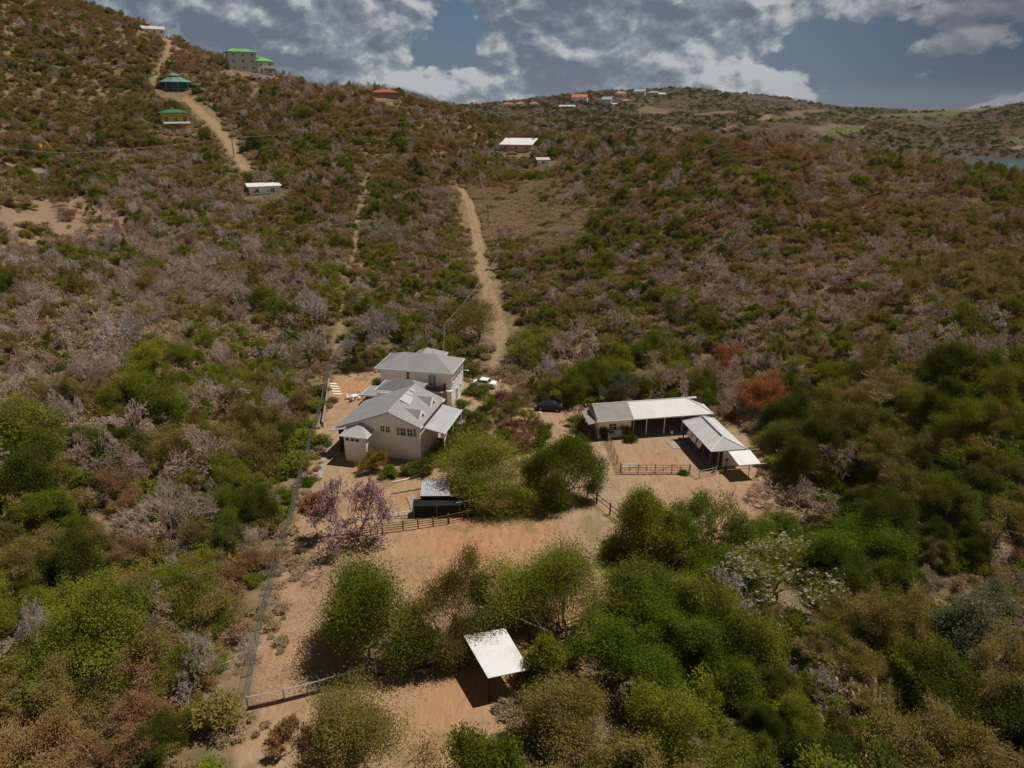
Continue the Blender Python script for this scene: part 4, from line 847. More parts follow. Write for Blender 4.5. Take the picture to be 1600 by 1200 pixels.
for z in (3.1, 6.1):
    mb.box(7.34, 7.4, .5, 6.0, z + .9, z + 1.0)
    for k in range(6): mb.box(7.33, 7.4, .5 + k, .58 + k, z, z + 1)
    for y in (.55, 3.2, 5.8): mb.box(7.2, 7.38, y, y + .18, z - 3, z + 2.2)
mb.build('side_balcony', M['trim'], gr1)
gr2 = hill_house('apartment_house', 'smaller grey house with bright green roof, just right of the three-storey one on the skyline', 415, 99, 8, 6, 5.8, greyw, green_roof, 0.5, 1.7, 2, nwin=2, D=376)
balcony(gr2, -2.6, 4.4, 2.9, 2.0)
ye = hill_house('hill_house', 'small yellow house with green roof and pale blue awning on the left hillside', 277, 202, 9.5, 7, 5.6, yel, greenr2, 0.1, 1.3, 1, nwin=3)
mb = MB(); mb.solid([(-4.6, -2.4, 2.0), (4.9, -2.4, 2.0), (4.4, -.02, 2.7), (-4.0, -.02, 2.7)], .1); mb.build('awning', blueg, ye)
mb = MB(); mb.box(-4.4, 4.6, -2.2, -.05, -2.6, .1); mb.build('terrace', whitem, ye)
tp = g(272, 140); te = thing('pavilion_house', 'dark teal pavilion house with two-tier green roof near the top of the hill steps', 'house', tuple(tp), 0.15)
mb = MB(); mb.lathe((0, 3, -3), [(5.2, 0), (5.2, 3.1)], 8, sx=1.1); mb.lathe((0, 3, .1), [(4.6, 0), (4.6, 2.6)], 8, sx=1.1); mb.build('wall', tealw, te)
mb = MB(); mb.lathe((0, 3, 2.7), [(6.2, 0), (2.3, 1.9), (1.9, 1.95)], 8, sx=1.1); mb.lathe((0, 3, 4.65), [(1.8, 0), (1.8, .6)], 8); mb.lathe((0, 3, 5.2), [(2.4, 0), (.1, 1.2)], 8); mb.build('roof', teal, te)
mb = MB()
for k in range(8): a = k * math.pi / 4 + .39; mb.tube([(5.9 * math.cos(a), 3 + 5.4 * math.sin(a), -1), (5.9 * math.cos(a), 3 + 5.4 * math.sin(a), 2.7)], .12, 5)
mb.lathe((0, 3, .0), [(6, 0), (6, .12)], 8, sx=1.05); mb.build('veranda', M['shutter'], te)
mb = MB(); mb.box(5.5, 10, 0, 4, -4, -1.2); mb.box(-11, -5.5, -1, 3, -3.5, -1.9); mb.build('terrace', tealw, te)
wh = hill_house('hill_house', 'white flat-roofed house on stilts with fenced deck, mid left slope', 415, 306, 9.5, 7, 2.9, whitem, whiter, 0.08, .5, 1, 'flat', nwin=2)
balcony(wh, -4.5, 4.7, 0.1, 1.8, 1.0, greyw)
mb = MB(); mb.box(-10, -5.5, 1, 5, -.8, -.5); mb.build('terrace', M['concrete'], wh)
hill_house('hill_house', 'low red-roofed house with pale walls on the near ridge', 602, 153, 11, 7, 2.2, qm('brown_wall', (0.3, 0.15, 0.1)), redroof, 0.1, 1.2, 1, nwin=4)
hill_house('hill_house', 'low house with long white roof and pink wall among trees, mid slope', 806, 238, 14, 10, 3.0, pinkw, whiter, -0.25, 2.4, 1, 'flat', nwin=3)
hill_house('hill_hut', 'tiny hut with cream roof right of the long white roof', 849, 259, 4.6, 4.2, 2.2, whitem, qm('cream_roof', (0.55, 0.5, 0.4)), 0.1, .7, 1, 'flat', nwin=1, cat='hut')
hill_house('hill_house', 'white house at the very top of the left hill, above the brown scar', 240, 44, 10, 7, 2.6, whitem, qm('mauve_roof', (0.5, 0.47, 0.45)), 0.2, 1.6, 1, 'gable', nwin=3, D=425)
FH = [(776, 160, 24, 9, whiter, whitem, 'gable', 'large white roofed house at the left end of the distant hill village'), (795, 167, 20, 8, redroof, whitem, 'hip', 'white house with crimson roof below the large white one in the distance'),
      (813, 164, 14, 6, orange, whitem, 'hip', 'small distant house with red roof, first right of the crimson-roofed house'), (835, 164, 14, 6, qm('pink_roof', (0.45, 0.14, 0.13)), whitem, 'hip', 'small distant house with pink-red roof, second right of the crimson-roofed house'),
      (905, 158, 26, 12, orange, whitem, 'gable', 'broad distant building with bright orange roof, largest in the hill village'), (852, 149, 14, 8, whitem, whitem, 'hip', 'pale house on the distant skyline beside dark trees'),
      (971, 150, 18, 9, orange, whitem, 'hip', 'distant house with salmon roof, high on the far hill'), (978, 160, 12, 6, orange, pinkw, 'hip', 'small orange-roofed house just below the salmon-roofed one'),
      (998, 148, 20, 11, blueg, greyw, 'flat', 'grey blocky building near the top of the far hill'), (1020, 148, 20, 8, blueg, greyw, 'hip', 'long grey house right of the blocky grey building'), (1034, 149, 12, 6, whitem, greyw, 'flat', 'pale house at the right end of the far hilltop row'),
      (947, 162, 16, 12, blueg, greyw, 'flat', 'blue-grey house low in the middle of the distant village'), (885, 168, 24, 5, whitem, whitem, 'flat', 'long low pale building below the broad orange roof'), (744, 165, 14, 6, orange, pinkw, 'hip', 'pink house behind the brown ridge at the left of the village'),
      (960, 164, 10, 4, qm('cream2', (0.6, 0.55, 0.42)), yel, 'flat', 'small yellowish house between the blue-grey house and the orange roof'), (1443, 166, 18, 6, whiter, whitem, 'hip', 'lone white house on the far plateau at right')]
for u, v, wd, hh, rc, wc, kd, lb in FH:
    hill_house('distant_house', lb, u, v + 1.5, wd, wd * .55, hh * .62, wc, rc, rnd.uniform(-.3, .3), hh * .38, 1 + (hh > 8), kd, 'distant houses of the hill village', 500, 3, 3)
for k, (u, v) in enumerate(((402, 98), (418, 99))):
    q = gd(u, v, 362); car('hillside_car', 'white car parked at the foot of the green-roofed houses, %s of two' % ('left', 'right')[k], tuple(q + Vector((0, -3, .3))), .3, 'white_paint', 'cars by the green-roofed houses')
q = g(62, 238); mb = MB(); mb.box(-1.2, 1.4, -.8, .8, .5, 1.6); mb.box(-.3, .9, -.7, .7, 1.6, 2.6); mb.box(-1.5, 1.5, -1, -.6, 0, .6); mb.box(-1.5, 1.5, .6, 1, 0, .6); mb.tube([(1.3, 0, 1.5), (3, 0, 3.2), (4, 0, 1.0)], .18, 5); tag(mb.build('digger', yel, None, tuple(q)), 'small yellow digger among bushes on the far left slope', 'digger')

# ------------------------------------------------------------------ power poles and lines
poles = {}
def pole(key, u, vt, vb, label, h=None, lean=(0, 0), xarm=True):
    q = g(u, vb); d = ray(u, vt); t = math.hypot(q.x, q.y) / math.hypot(d[0], d[1]); top = Vector((q.x, q.y, H + d[2] * t)); hh = max(5.0, min(13, top.z - q.z)) if h is None else h
    r = thing('power_pole', label, 'pole', tuple(q)); mb = MB(); mb.tube([(0, 0, -1), (lean[0], lean[1], hh)], [.17, .12], 7); mb.build('mast', M['pole'], r)
    if xarm:
        mb = MB(); mb.box(lean[0] - .9, lean[0] + .9, -.06, .06, hh - .6, hh - .45); ar = mb.build('crossarm', M['pole'], r)
        for x in (-.8, 0, .8): mb = MB(); mb.tube([(lean[0] + x, 0, hh - .45), (lean[0] + x, 0, hh - .2)], .05, 5); mb.build('insulator', M['trim'], ar)
    poles[key] = Vector((q.x + lean[0], q.y + lean[1], q.z + hh - .2)); return r
pole('a', 748, 256, 300, 'tall power pole at the top end of the dirt track'); pole('b', 763, 318, 362, 'power pole right of the dirt track, above the dry grass field edge')
pole('c', 782, 392, 432, 'power pole beside the lower bend of the dirt track'); pole('d', 696, 505, 552, 'power pole close behind the two-storey house roof')
pole('e', 117, 238, 275, 'leaning pale pole on the far left slope', lean=(-1.2, 0)); pole('f', 366, 214, 246, 'power pole beside the steep hill track'); pole('g', 620, 191, 222, 'power pole on the slope below the red-roofed house')
pole('h', 557, 114, 140, 'pole standing up on the skyline right of the green-roofed houses'); pole('i', 468, 95, 112, 'short pole on the skyline nearest the green-roofed houses', xarm=False); pole('j', 586, 130, 150, 'thin pole left of the red-roofed ridge house')
pole('k', 894, 175, 200, 'slender pole on the valley side below the distant orange roof'); pole('l', 744, 168, 192, 'power pole on the near ridge below the distant pink house')
for k, u in enumerate((1306, 1313, 1321)): pole('t%d' % k, u, 189, 212, 'tall dark pole of the trio beyond the right ridge, %s one' % ('left', 'middle', 'right')[k], h=13)
def cable(label, keys, sag, n_=14, r=.035):
    mb = MB()
    for a, b in zip(keys, keys[1:]):
        p, q = (poles[a] if isinstance(a, str) else a), (poles[b] if isinstance(b, str) else b); L_ = (q - p).length
        mb.tube([p.lerp(q, i / n_) + Vector((0, 0, -sag * L_ * 4 * (i / n_) * (1 - i / n_))) for i in range(n_ + 1)], r, 4)
    tag(mb.build('power_cable', M['cable']), label, 'cable')
cable('sagging cable running down beside the dirt track to the two-storey house', ['a', 'b', 'c', 'd', Vector((-11.5, 110, 5.6))], 0.02, r=.03)
q0 = g(0, 262); cable('long cable crossing the left hillside from pole to pole', [q0 + Vector((0, 0, 6)), 'e', 'f', 'g', 'l'], 0.012, r=.035)

# ------------------------------------------------------------------ vegetation: prototypes
def skel(rg, hgt_, spread, stems, levels, droop=0.0, split=(2, 3), wig=0.18, flat=0.0, am=None):
    segs = []; tips = []
    def grow(p, d, L_, r, lv):
        n_ = 2 if lv > 1 else 3
        for k in range(n_):
            d = (d + Vector((rg.uniform(-wig, wig), rg.uniform(-wig, wig), rg.uniform(-wig, wig) * .6 - droop * .1))).normalized()
            q = p + d * L_ / n_; r2 = r * 0.86; segs.append((p.copy(), q.copy(), r, r2, lv)); p, r = q, r2
            if lv >= levels - 2: tips.append((p.copy(), d.copy(), lv))
        if lv >= levels: return
        for c_ in range(rg.randint(*split)):
            ang = rg.uniform(.35, .85) * (1.1 if lv < 2 else 1); ph = rg.uniform(0, 2 * math.pi)
            a = d.orthogonal().normalized(); b = d.cross(a); nd = (d * math.cos(ang) + (a * math.cos(ph) + b * math.sin(ph)) * math.sin(ang))
            nd = (nd + Vector((p.x * .06, p.y * .06, 0.16 * (1 - flat) - droop * .35 * lv / levels))).normalized(); grow(p, nd, L_ * rg.uniform(.66, .86), r * .72, lv + 1)
    for s_ in range(stems):
        a = 2 * math.pi * (s_ + rg.random() * .6) / stems; t = (rg.uniform(.15, .55) * spread if s_ else .1) if stems > 1 else rg.uniform(0, .15)
        grow(Vector((math.cos(a) * .12 * stems * .3, math.sin(a) * .12 * stems * .3, -0.15)), Vector((math.cos(a) * t, math.sin(a) * t, 1)).normalized(), hgt_ * .34 * (rg.uniform(.7, 1.15) if s_ else 1), .15 / stems ** .4, 0)
    zm = max(q.z for _, q, *_ in segs); k = hgt_ / zm
    xs = sorted(math.hypot(q.x, q.y) for _, q, *_ in segs); rad = xs[int(len(xs) * .93)]; kx = spread / rad; th = rg.uniform(0, 6.28); am = rg.uniform(.12, .3) if am is None else am
    def lob(v): a_ = math.atan2(v.y, v.x); return kx * (1 + am * math.sin(2 * a_ + th) + am * .6 * math.sin(3 * a_ + th * 2))
    f = lambda v: Vector((v.x * lob(v), v.y * lob(v), v.z * k * (1 + .12 * math.sin(v.x * 1.3 + th) + .10 * math.sin(v.y * 1.7 + th)) if v.z > 0 else v.z))
    return [(f(a), f(b), r1, r2, lv) for a, b, r1, r2, lv in segs], [(f(p), d, lv) for p, d, lv in tips]
def seg_arrays(segs, rmin, rk=1.0):
    V, Fc = [], []; k = 0
    for a, b, r1, r2, lv in segs:
        d = (b - a); 
        if d.length < 1e-5: continue
        d.normalize(); x = d.orthogonal().normalized(); y = d.cross(x); sd_ = 5 if lv < 2 else 3
        for c_, r in ((a, max(r1 * rk, rmin)), (b, max(r2 * rk, rmin))):
            for q in range(sd_): t = 2 * math.pi * q / sd_; V.append(c_ + (x * math.cos(t) + y * math.sin(t)) * r)
        for q in range(sd_): Fc.append((k + q, k + (q + 1) % sd_, k + sd_ + (q + 1) % sd_, k + sd_ + q))
        k += 2 * sd_
    return np.array([tuple(v) for v in V]).reshape(-1, 3), np.array(Fc, int).reshape(-1, 4)
def leaf_arrays(rg, centres, per, sig, size, upb=0.7, zs=0.7, asp=0.5, dirs=None, run=0.7):
    n_ = len(centres); C_ = np.repeat(np.array(centres).reshape(-1, 3), per, 0); N_ = len(C_)
    tint = np.repeat(rg.random(n_), per) * .6 + rg.random(N_) * .4
    off_ = rg.normal(size=(N_, 3)) * sig; off_[:, 2] *= zs; C_ = C_ + off_; dd = None
    if dirs is not None: dd = np.repeat(np.array(dirs).reshape(-1, 3), per, 0); C_ = C_ - dd * (rg.random(N_)[:, None] * 1.0 - .2) * run
    C_[:, 2] = np.maximum(C_[:, 2], 0.1)
    nrm = rg.normal(size=(N_, 3)); nrm[:, 2] = np.abs(nrm[:, 2]) + upb; nrm /= np.linalg.norm(nrm, axis=1)[:, None]
    t = np.cross(nrm, rg.normal(size=(N_, 3)))
    if dd is not None: t = t * .55 + dd * .9; nrm = np.cross(t, np.cross(nrm, t)); nrm /= np.linalg.norm(nrm, axis=1)[:, None] + 1e-9
    t /= np.linalg.norm(t, axis=1)[:, None] + 1e-9; b = np.cross(nrm, t); s_ = size * (0.6 + 0.8 * rg.random(N_))[:, None]
    V = np.stack([C_ - t * s_ * .5, C_ + b * s_ * asp * .5, C_ + t * s_ * .5, C_ - b * s_ * asp * .5], 1).reshape(-1, 3)
    return V, np.arange(N_ * 4).reshape(-1, 4), tint
def mesh_np(name, parts):
    """parts: list of (verts, faces (list or array), material, tint or None)"""
    me = bpy.data.meshes.new(name); V = np.concatenate([p[0] for p in parts]); loops = []; mi = []; tn = []; o_ = 0
    for k, (v, f, m, t) in enumerate(parts):
        f = np.asarray(f) + o_; loops.append(f); mi.append(np.full(len(f), k)); tn.append(t if t is not None else np.full(len(f), .5)); o_ += len(v)
        me.materials.append(MATS[m])
    Q = np.concatenate(loops).astype(np.int32); me.vertices.add(len(V)); me.vertices.foreach_set('co', V.astype(np.float32).ravel()); me.loops.add(Q.size); me.loops.foreach_set('vertex_index', Q.ravel())
    me.polygons.add(len(Q)); me.polygons.foreach_set('loop_start', np.arange(0, Q.size, 4, dtype=np.int32)); me.polygons.foreach_set('loop_total', np.full(len(Q), 4, np.int32))
    me.polygons.foreach_set('material_index', np.concatenate(mi).astype(np.int32)); a = me.attributes.new('tint', 'FLOAT', 'FACE'); a.data.foreach_set('value', np.concatenate(tn).astype(np.float32)); me.update(); return me
KINDS = {   # hgt, spread(radius), stems, levels, split, leaves per tip, sigma, leaf size, leaf mat, twig mat, twig rmin, twig factor
    'green': dict(h=4.2, r=3.2, st=4, lv=5, sp=(2, 3), per=22, sig=0.24, size=0.2, leaf='leaf_green', twig='bark', rmin=.014, flat=.3),
    'bright': dict(h=4.0, r=3.0, st=4, lv=5, sp=(2, 3), per=26, sig=0.24, size=0.2, leaf='leaf_bright', twig='bark', rmin=.014, flat=.2),
    'dark': dict(h=4.2, r=2.6, st=4, lv=5, sp=(2, 3), per=26, sig=0.24, size=0.21, leaf='leaf_dark', twig='bark', rmin=.014, flat=.1),
    'olive': dict(h=4.2, r=3.1, st=4, lv=5, sp=(2, 3), per=14, sig=0.22, size=0.19, leaf='leaf_olive', twig='twig_brown', rmin=.017, flat=.2),
    'rust': dict(h=3.3, r=2.6, st=5, lv=5, sp=(2, 3), per=11, sig=0.2, size=0.18, leaf='leaf_rust', twig='twig_brown', rmin=.016, flat=.0),
    'bare': dict(h=4.2, r=3.0, st=5, lv=6, sp=(2, 3), per=0, sig=.3, size=.2, leaf=None, twig='twig_grey', rmin=.021, flat=.0),
    'shrub': dict(h=1.7, r=1.7, st=5, lv=3, sp=(2, 3), per=14, sig=.26, size=.24, leaf='leaf_olive', twig='twig_brown', rmin=.014, flat=.2),
    'greenshrub': dict(h=1.6, r=1.7, st=5, lv=3, sp=(2, 3), per=20, sig=.26, size=.24, leaf='leaf_green', twig='bark', rmin=.014, flat=.2),
    'grass': dict(h=.9, r=1.0, st=9, lv=1, sp=(2, 2), per=26, sig=.3, size=.34, leaf='grass_tan', twig='twig_brown', rmin=.008, flat=.1),
    'dryshrub': dict(h=1.5, r=1.5, st=6, lv=4, sp=(2, 3), per=2, sig=.2, size=.2, leaf='leaf_rust', twig='twig_grey', rmin=.014, flat=.1),
}
def make_proto(kind, seed, n_leaf_scale=1.0, size_scale=1.0, extra=None, sparse=1.0, **over):
    K = dict(KINDS[kind]); K.update(over); rg = random.Random(seed); ng = np.random.default_rng(seed)
    segs, tips = skel(rg, K['h'] * rg.uniform(.9, 1.1), K['r'] * rg.uniform(.9, 1.1), max(1, K['st'] + rg.randint(-1, 1)), K['lv'], split=K['sp'], flat=K['flat'], droop=K.get('droop', 0), am=K.get('am'))
    main = [s_ for s_ in segs if s_[4] <= 1]; fine = [s_ for s_ in segs if s_[4] > 1]
    if K['leaf'] and len(fine) > 1000: fine = rg.sample(fine, 1000)
    cap = K.get('cap', 3400)
    if len(fine) > cap: fine = [s_ for s_ in fine if s_[4] < 4] + rg.sample([s_ for s_ in fine if s_[4] >= 4], cap - len([s_ for s_ in fine if s_[4] < 4]))
    tv, tf = seg_arrays(main, .03, K.get('tk', 1)); parts = []
    if K['leaf']:
        tps = [t for t in tips if rg.random() < sparse]; mx = K.get('maxtips', 420)
        if len(tps) > mx: tps = rg.sample(tps, mx)
        for _ in range(int(len(tps) * K.get('fill', 0))):
            a_, b_ = rg.choice(tps), rg.choice(tps); q_ = rg.uniform(.25, .75); c_ = a_[0].lerp(b_[0], q_)
            if (a_[0] - b_[0]).length < K['r'] * 1.3: tps.append((c_ + Vector((0, 0, rg.uniform(0, .35))), Vector((c_.x * .3, c_.y * .3, 1)).normalized(), 5))
        lv, lf, lt = leaf_arrays(ng, [tuple(t[0]) for t in tps], max(1, int(K['per'] * n_leaf_scale)), K['sig'], K['size'] * size_scale, dirs=[tuple(t[1]) for t in tps], asp=.42); parts.append((lv, lf, K['leaf'], lt))
    fv, ff_ = seg_arrays(fine, K['rmin'], K.get('tk', 1)); parts.append((fv, ff_, K['twig'], None))
    if extra:   # (material, share of tips, per, size, sigma)
        for mat, share, per, size, sig in extra:
            tt = rg.sample(tips, max(1, int(len(tips) * share))); ev, ef, et = leaf_arrays(ng, [tuple(t[0]) for t in tt], per, sig, size, 0.5, .8, .8); parts.append((ev, ef, mat, et))
    return dict(trunk=(tv, tf, K['twig']), crown=parts)
def proto_meshes(p, nm):
    return mesh_np(nm + '_trunk', [(p['trunk'][0], p['trunk'][1], p['trunk'][2], None)]), mesh_np(nm + '_crown', p['crown'])
def proto_joined(p, nm): return mesh_np(nm, p['crown'] + [(p['trunk'][0], p['trunk'][1], p['trunk'][2], None)])
NV = {'green': 6, 'bright': 2, 'dark': 3, 'olive': 5, 'rust': 4, 'bare': 7, 'shrub': 3, 'greenshrub': 3, 'dryshrub': 3, 'grass': 3}
PROTO = {}
for ki, (kd, nv) in enumerate(NV.items()):
    PROTO[kd] = []
    for i in range(nv):
        over = {}
        if kd == 'bare' and i >= 5: over = dict(twig='twig_pale')
        PROTO[kd].append(make_proto(kd, 1000 + ki * 50 + i, **over))

NEARP = {}
for ki, (kd, nv) in enumerate((('green', 4), ('olive', 4), ('dark', 2), ('bright', 2), ('rust', 3), ('bare', 4))):
    NEARP[kd] = []
    for i in range(nv):
        K_ = KINDS[kd]; NEARP[kd].append(proto_meshes(make_proto(kd, 3000 + ki * 50 + i, n_leaf_scale=2.6, size_scale=.54, fill=.35, maxtips=520, sig=K_['sig'] * 1.1, **(dict(twig='twig_pale' if i > 2 else 'twig_grey', lv=7, cap=9000, rmin=.0115, tk=.6) if kd == 'bare' else {})), kd + '_near_tree'))
# ------------------------------------------------------------------ vegetation: what grows where (photo pixel, spread, weights)
KN = ['green', 'olive', 'bare', 'rust', 'dark', 'bright']
ZN = [(60, 60, .15, .40, .10, .32, .03, 0), (200, 60, .08, .35, .12, .42, .03, 0), (60, 170, .25, .35, .15, .2, .05, 0), (200, 230, .15, .3, .3, .22, .03, 0), (130, 130, .1, .3, .2, .38, .02, 0), (330, 110, .05, .2, .25, .48, .02, 0), (480, 150, .06, .18, .36, .38, .02, 0),
      (420, 190, .1, .2, .35, .32, .03, 0), (600, 180, .08, .25, .35, .3, .02, 0), (330, 270, .42, .25, .2, .03, .02, 0), (450, 250, .25, .35, .3, .08, .02, 0), (60, 300, .2, .25, .35, .18, .02, 0), (160, 300, .2, .2, .5, .08, .02, 0),
      (60, 430, .15, .25, .52, .06, .02, 0), (250, 430, .14, .24, .55, .05, .02, 0), (420, 370, .2, .3, .42, .06, .02, 0), (430, 460, .2, .3, .42, .06, .02, 0), (200, 540, .08, .15, .7, .05, .02, 0), (60, 560, .12, .2, .6, .06, .02, 0), (350, 520, .4, .3, .27, .02, .01, 0),
      (280, 650, .5, .25, .15, .02, .08, 0), (440, 600, .15, .3, .5, .04, .01, 0), (60, 700, .45, .3, .15, .03, .07, 0), (200, 740, .5, .2, .15, .02, .13, 0), (370, 720, .55, .15, .1, .0, .2, 0), (60, 850, .3, .2, .1, .1, .3, 0), (200, 830, .35, .2, .2, .05, .2, 0),
      (350, 850, .15, .2, .6, .05, 0, 0), (60, 1000, .15, .3, .25, .2, .1, 0), (250, 1000, .1, .42, .3, .17, .01, 0), (250, 1150, .1, .42, .3, .17, .01, 0), (360, 1040, .15, .4, .35, .1, 0, 0),
      (620, 320, .2, .32, .4, .06, .02, 0), (650, 430, .2, .32, .38, .08, .02, 0), (620, 500, .35, .3, .28, .06, .01, 0), (720, 230, .12, .3, .25, .3, .03, 0), (850, 250, .25, .3, .2, .2, .05, 0), (900, 220, .3, .3, .15, .15, .1, 0),
      (840, 440, .12, .22, .6, .05, .01, 0), (850, 530, .2, .2, .52, .05, .03, 0), (960, 460, .2, .3, .42, .05, .03, 0), (1000, 300, .38, .34, .2, .06, .02, 0), (1000, 560, .5, .2, .1, .05, .15, 0), (1050, 220, .1, .28, .12, .48, .02, 0), (1180, 240, .03, .2, .15, .6, .02, 0),
      (1100, 300, .2, .35, .2, .23, .02, 0), (1250, 320, .08, .28, .2, .42, .02, 0), (1200, 420, .2, .3, .4, .08, .02, 0), (1350, 450, .18, .3, .42, .08, .02, 0), (1450, 300, .15, .3, .15, .36, .04, 0), (1560, 350, .12, .32, .16, .36, .04, 0), (1550, 450, .2, .35, .2, .2, .05, 0),
      (1150, 540, .5, .28, .15, .05, .02, 0), (1300, 600, .45, .25, .15, .08, .07, 0), (1450, 560, .35, .3, .25, .05, .05, 0), (1550, 620, .45, .2, .05, .02, .28, 0), (1200, 640, .3, .2, .15, .3, .05, 0), (1300, 720, .45, .2, .15, .05, .15, 0), (1450, 720, .4, .2, .15, .05, .2, 0),
      (1550, 800, .4, .25, .08, .05, .22, 0), (1350, 850, .48, .2, .1, .02, .1, .1), (1150, 900, .5, .2, .1, .0, .05, .15), (1100, 1000, .5, .15, .05, .0, .05, .25), (1250, 1000, .55, .3, .1, .0, .05, 0), (1450, 1000, .5, .35, .1, .0, .05, 0), (1550, 950, .35, .35, .2, .02, .08, 0),
      (1400, 1150, .5, .4, .05, .0, .05, 0), (1100, 1150, .6, .3, .05, .0, .05, 0), (900, 1120, .5, .3, .05, .0, .05, .1), (1560, 1150, .45, .38, .05, .02, .1, 0)]
ZN = np.array(ZN)
_gr = (ZN[:, 0] > 880) & (ZN[:, 1] > 280) & (ZN[:, 1] < 560); ZN[_gr, 2] += .14; ZN[_gr, 3] += .1
_cr = (ZN[:, 0] > 1000) & (ZN[:, 1] < 400); ZN[_cr, 5] += .25; ZN[_cr, 2] *= .5
_up = (ZN[:, 1] < 500)
ZN[_up, 2] *= .72; ZN[_up, 6] *= .4; ZN[_up, 5] = ZN[_up, 5] * 1.35 + .05; ZN[_up, 4] *= 1.1
_lo = (ZN[:, 1] > 560); ZN[_lo, 2] *= 1.5; ZN[_lo, 3] *= .75
_br = _lo & (ZN[:, 0] > 850); ZN[_br, 7] += .05; ZN[_br, 3] *= .7
ZN[:, 2:] /= ZN[:, 2:].sum(1, keepdims=True)
def zone_w(u, v, sig=75):
    d2 = (u[:, None] - ZN[:, 0]) ** 2 + ((v[:, None] - ZN[:, 1]) * 1.3) ** 2; k = np.exp(-(d2 - d2.min(1, keepdims=True)) / (2 * sig ** 2)); k /= k.sum(1, keepdims=True); return k @ ZN[:, 2:]
def vmask(x, y):
    m = masks(x, y); return m
def sample(spacing, amin, amax, dmin, dmax, seed, jit=.45):
    """jittered polar-free grid in world metres"""
    rg = np.random.default_rng(seed); X = np.arange(-dmax, dmax, spacing); Y = np.arange(dmin * .4, dmax, spacing); xx, yy = np.meshgrid(X, Y); xx = xx.ravel() + rg.uniform(-jit, jit, xx.size) * spacing; yy = yy.ravel() + rg.uniform(-jit, jit, yy.size) * spacing
    D = np.hypot(xx, yy); a = np.arctan2(xx, yy); k = (D > dmin) & (D < dmax) & (a > amin) & (a < amax); return xx[k], yy[k]
PTS = []    # x, y, z, kindname, scale, hscale
HOUSE_XY = [(o.location.x, o.location.y, 9.0 if o.location.y > 130 else 0) for o in list(COL.objects) if o.get('category') in ('house', 'hut') and o.location.y < 480]
def scatter(spacing, dmin, dmax, seed, smin, smax, kinds='tree', dens=1.0, keep_dry=.12):
    x, y = sample(spacing, -.80, .80, dmin, dmax, seed); rg = np.random.default_rng(seed + 1); z = hgt(x, y); u, v, fw = proj(x, y, z)
    m = masks(x, y); ok = (m['yard'] < .5)
    rad = 0.9 if kinds == 'shrub' else 1.7; far_ = 1 + .6 * (np.hypot(x, y) > 200)
    ok &= (dseg(x, y, track_main, False) > 1.7 + rad * 1.9 * far_) & (dseg(x, y, track_hill, False) > 2.8 + rad * 2.4) & (dseg(x, y, track_top, False) > 1.5) & (dseg(x, y, trail, False) > 0.6 + rad) & (dseg(x, y, road_left, False) > 3)
    pr = rg.random(len(x)); ok &= (m['clear'] < .3) | (pr < .16); ok &= (m['dry'] < .3) | (pr < keep_dry if kinds != 'shrub' else pr < .22)
    sdy = sdist(x, y, yard_poly); ok &= (sdy < -rad * (1 + .9 * (np.hypot(x, y) < 70)))
    for hx, hy, hr in HOUSE_XY:
        if hr: ok &= np.hypot(x - hx, y - hy) > (hr if kinds != 'shrub' else 6); t_ = np.hypot(hx, hy); ok &= ~((np.abs(np.arctan2(x, y) - math.atan2(hx, hy)) < 7 / t_) & (np.hypot(x, y) < t_) & (np.hypot(x, y) > t_ - 13))
    ok &= (u > -90) & (u < 1690) & (v < 1330) & (rg.random(len(x)) < dens)
    x, y, z, u, v = x[ok], y[ok], z[ok], u[ok], v[ok]; W = zone_w(u, v)
    # clumping: each kind has its own patchwork
    for i in range(6): W[:, i] = W[:, i] * np.exp(5.5 * (fbm(x, y, 13 if kinds != 'shrub' else 9, 3, 40 + i) - .5)) * np.exp(3.2 * (fbm(x, y, 45, 2, 80 + i) - .5))
    W /= W.sum(1, keepdims=True); r = rg.random(len(x)); ki = (r[:, None] > np.cumsum(W, 1)).sum(1).clip(0, 5)
    s_ = smin + (smax - smin) * rg.random(len(x)) ** 1.6 * (.55 + .9 * fbm(x, y, 18, 3, 66))
    for i in range(len(x)):
        kd = KN[ki[i]]
        if kinds == 'shrub': kd = {'green': 'greenshrub', 'bright': 'greenshrub', 'dark': 'greenshrub', 'olive': 'shrub', 'rust': 'dryshrub', 'bare': 'dryshrub'}[kd]
        PTS.append((x[i], y[i], z[i], kd, s_[i], 1.0))
scatter(3.9, 27, 118, 100, .6, 1.6)
scatter(3.2, 118, 330, 150, .38, 1.12)
scatter(3.9, 330, 520, 200, .4, 1.15)
scatter(2.6, 27, 330, 300, .6, 1.35, kinds='shrub')
scatter(3.8, 330, 480, 400, .7, 1.4, kinds='shrub')
def grass_rows(spacing, test, seed, s0, s1, dmin=27, dmax=330):
    x, y = sample(spacing, -.8, .8, dmin, dmax, seed); mk_ = masks(x, y); k = test(x, y) & (mk_['track'] < .2) & (mk_['clear'] < .3) & (dseg(x, y, track_main, False) > 2.6) & (dseg(x, y, track_hill, False) > 3) & (dseg(x, y, trail, False) > 1.2); x, y = x[k], y[k]; z = hgt(x, y); rg = np.random.default_rng(seed)
    return [(0, 0, 0, a, b, c, 'grass', rg.uniform(s0, s1)) for a, b, c in zip(x, y, z)]
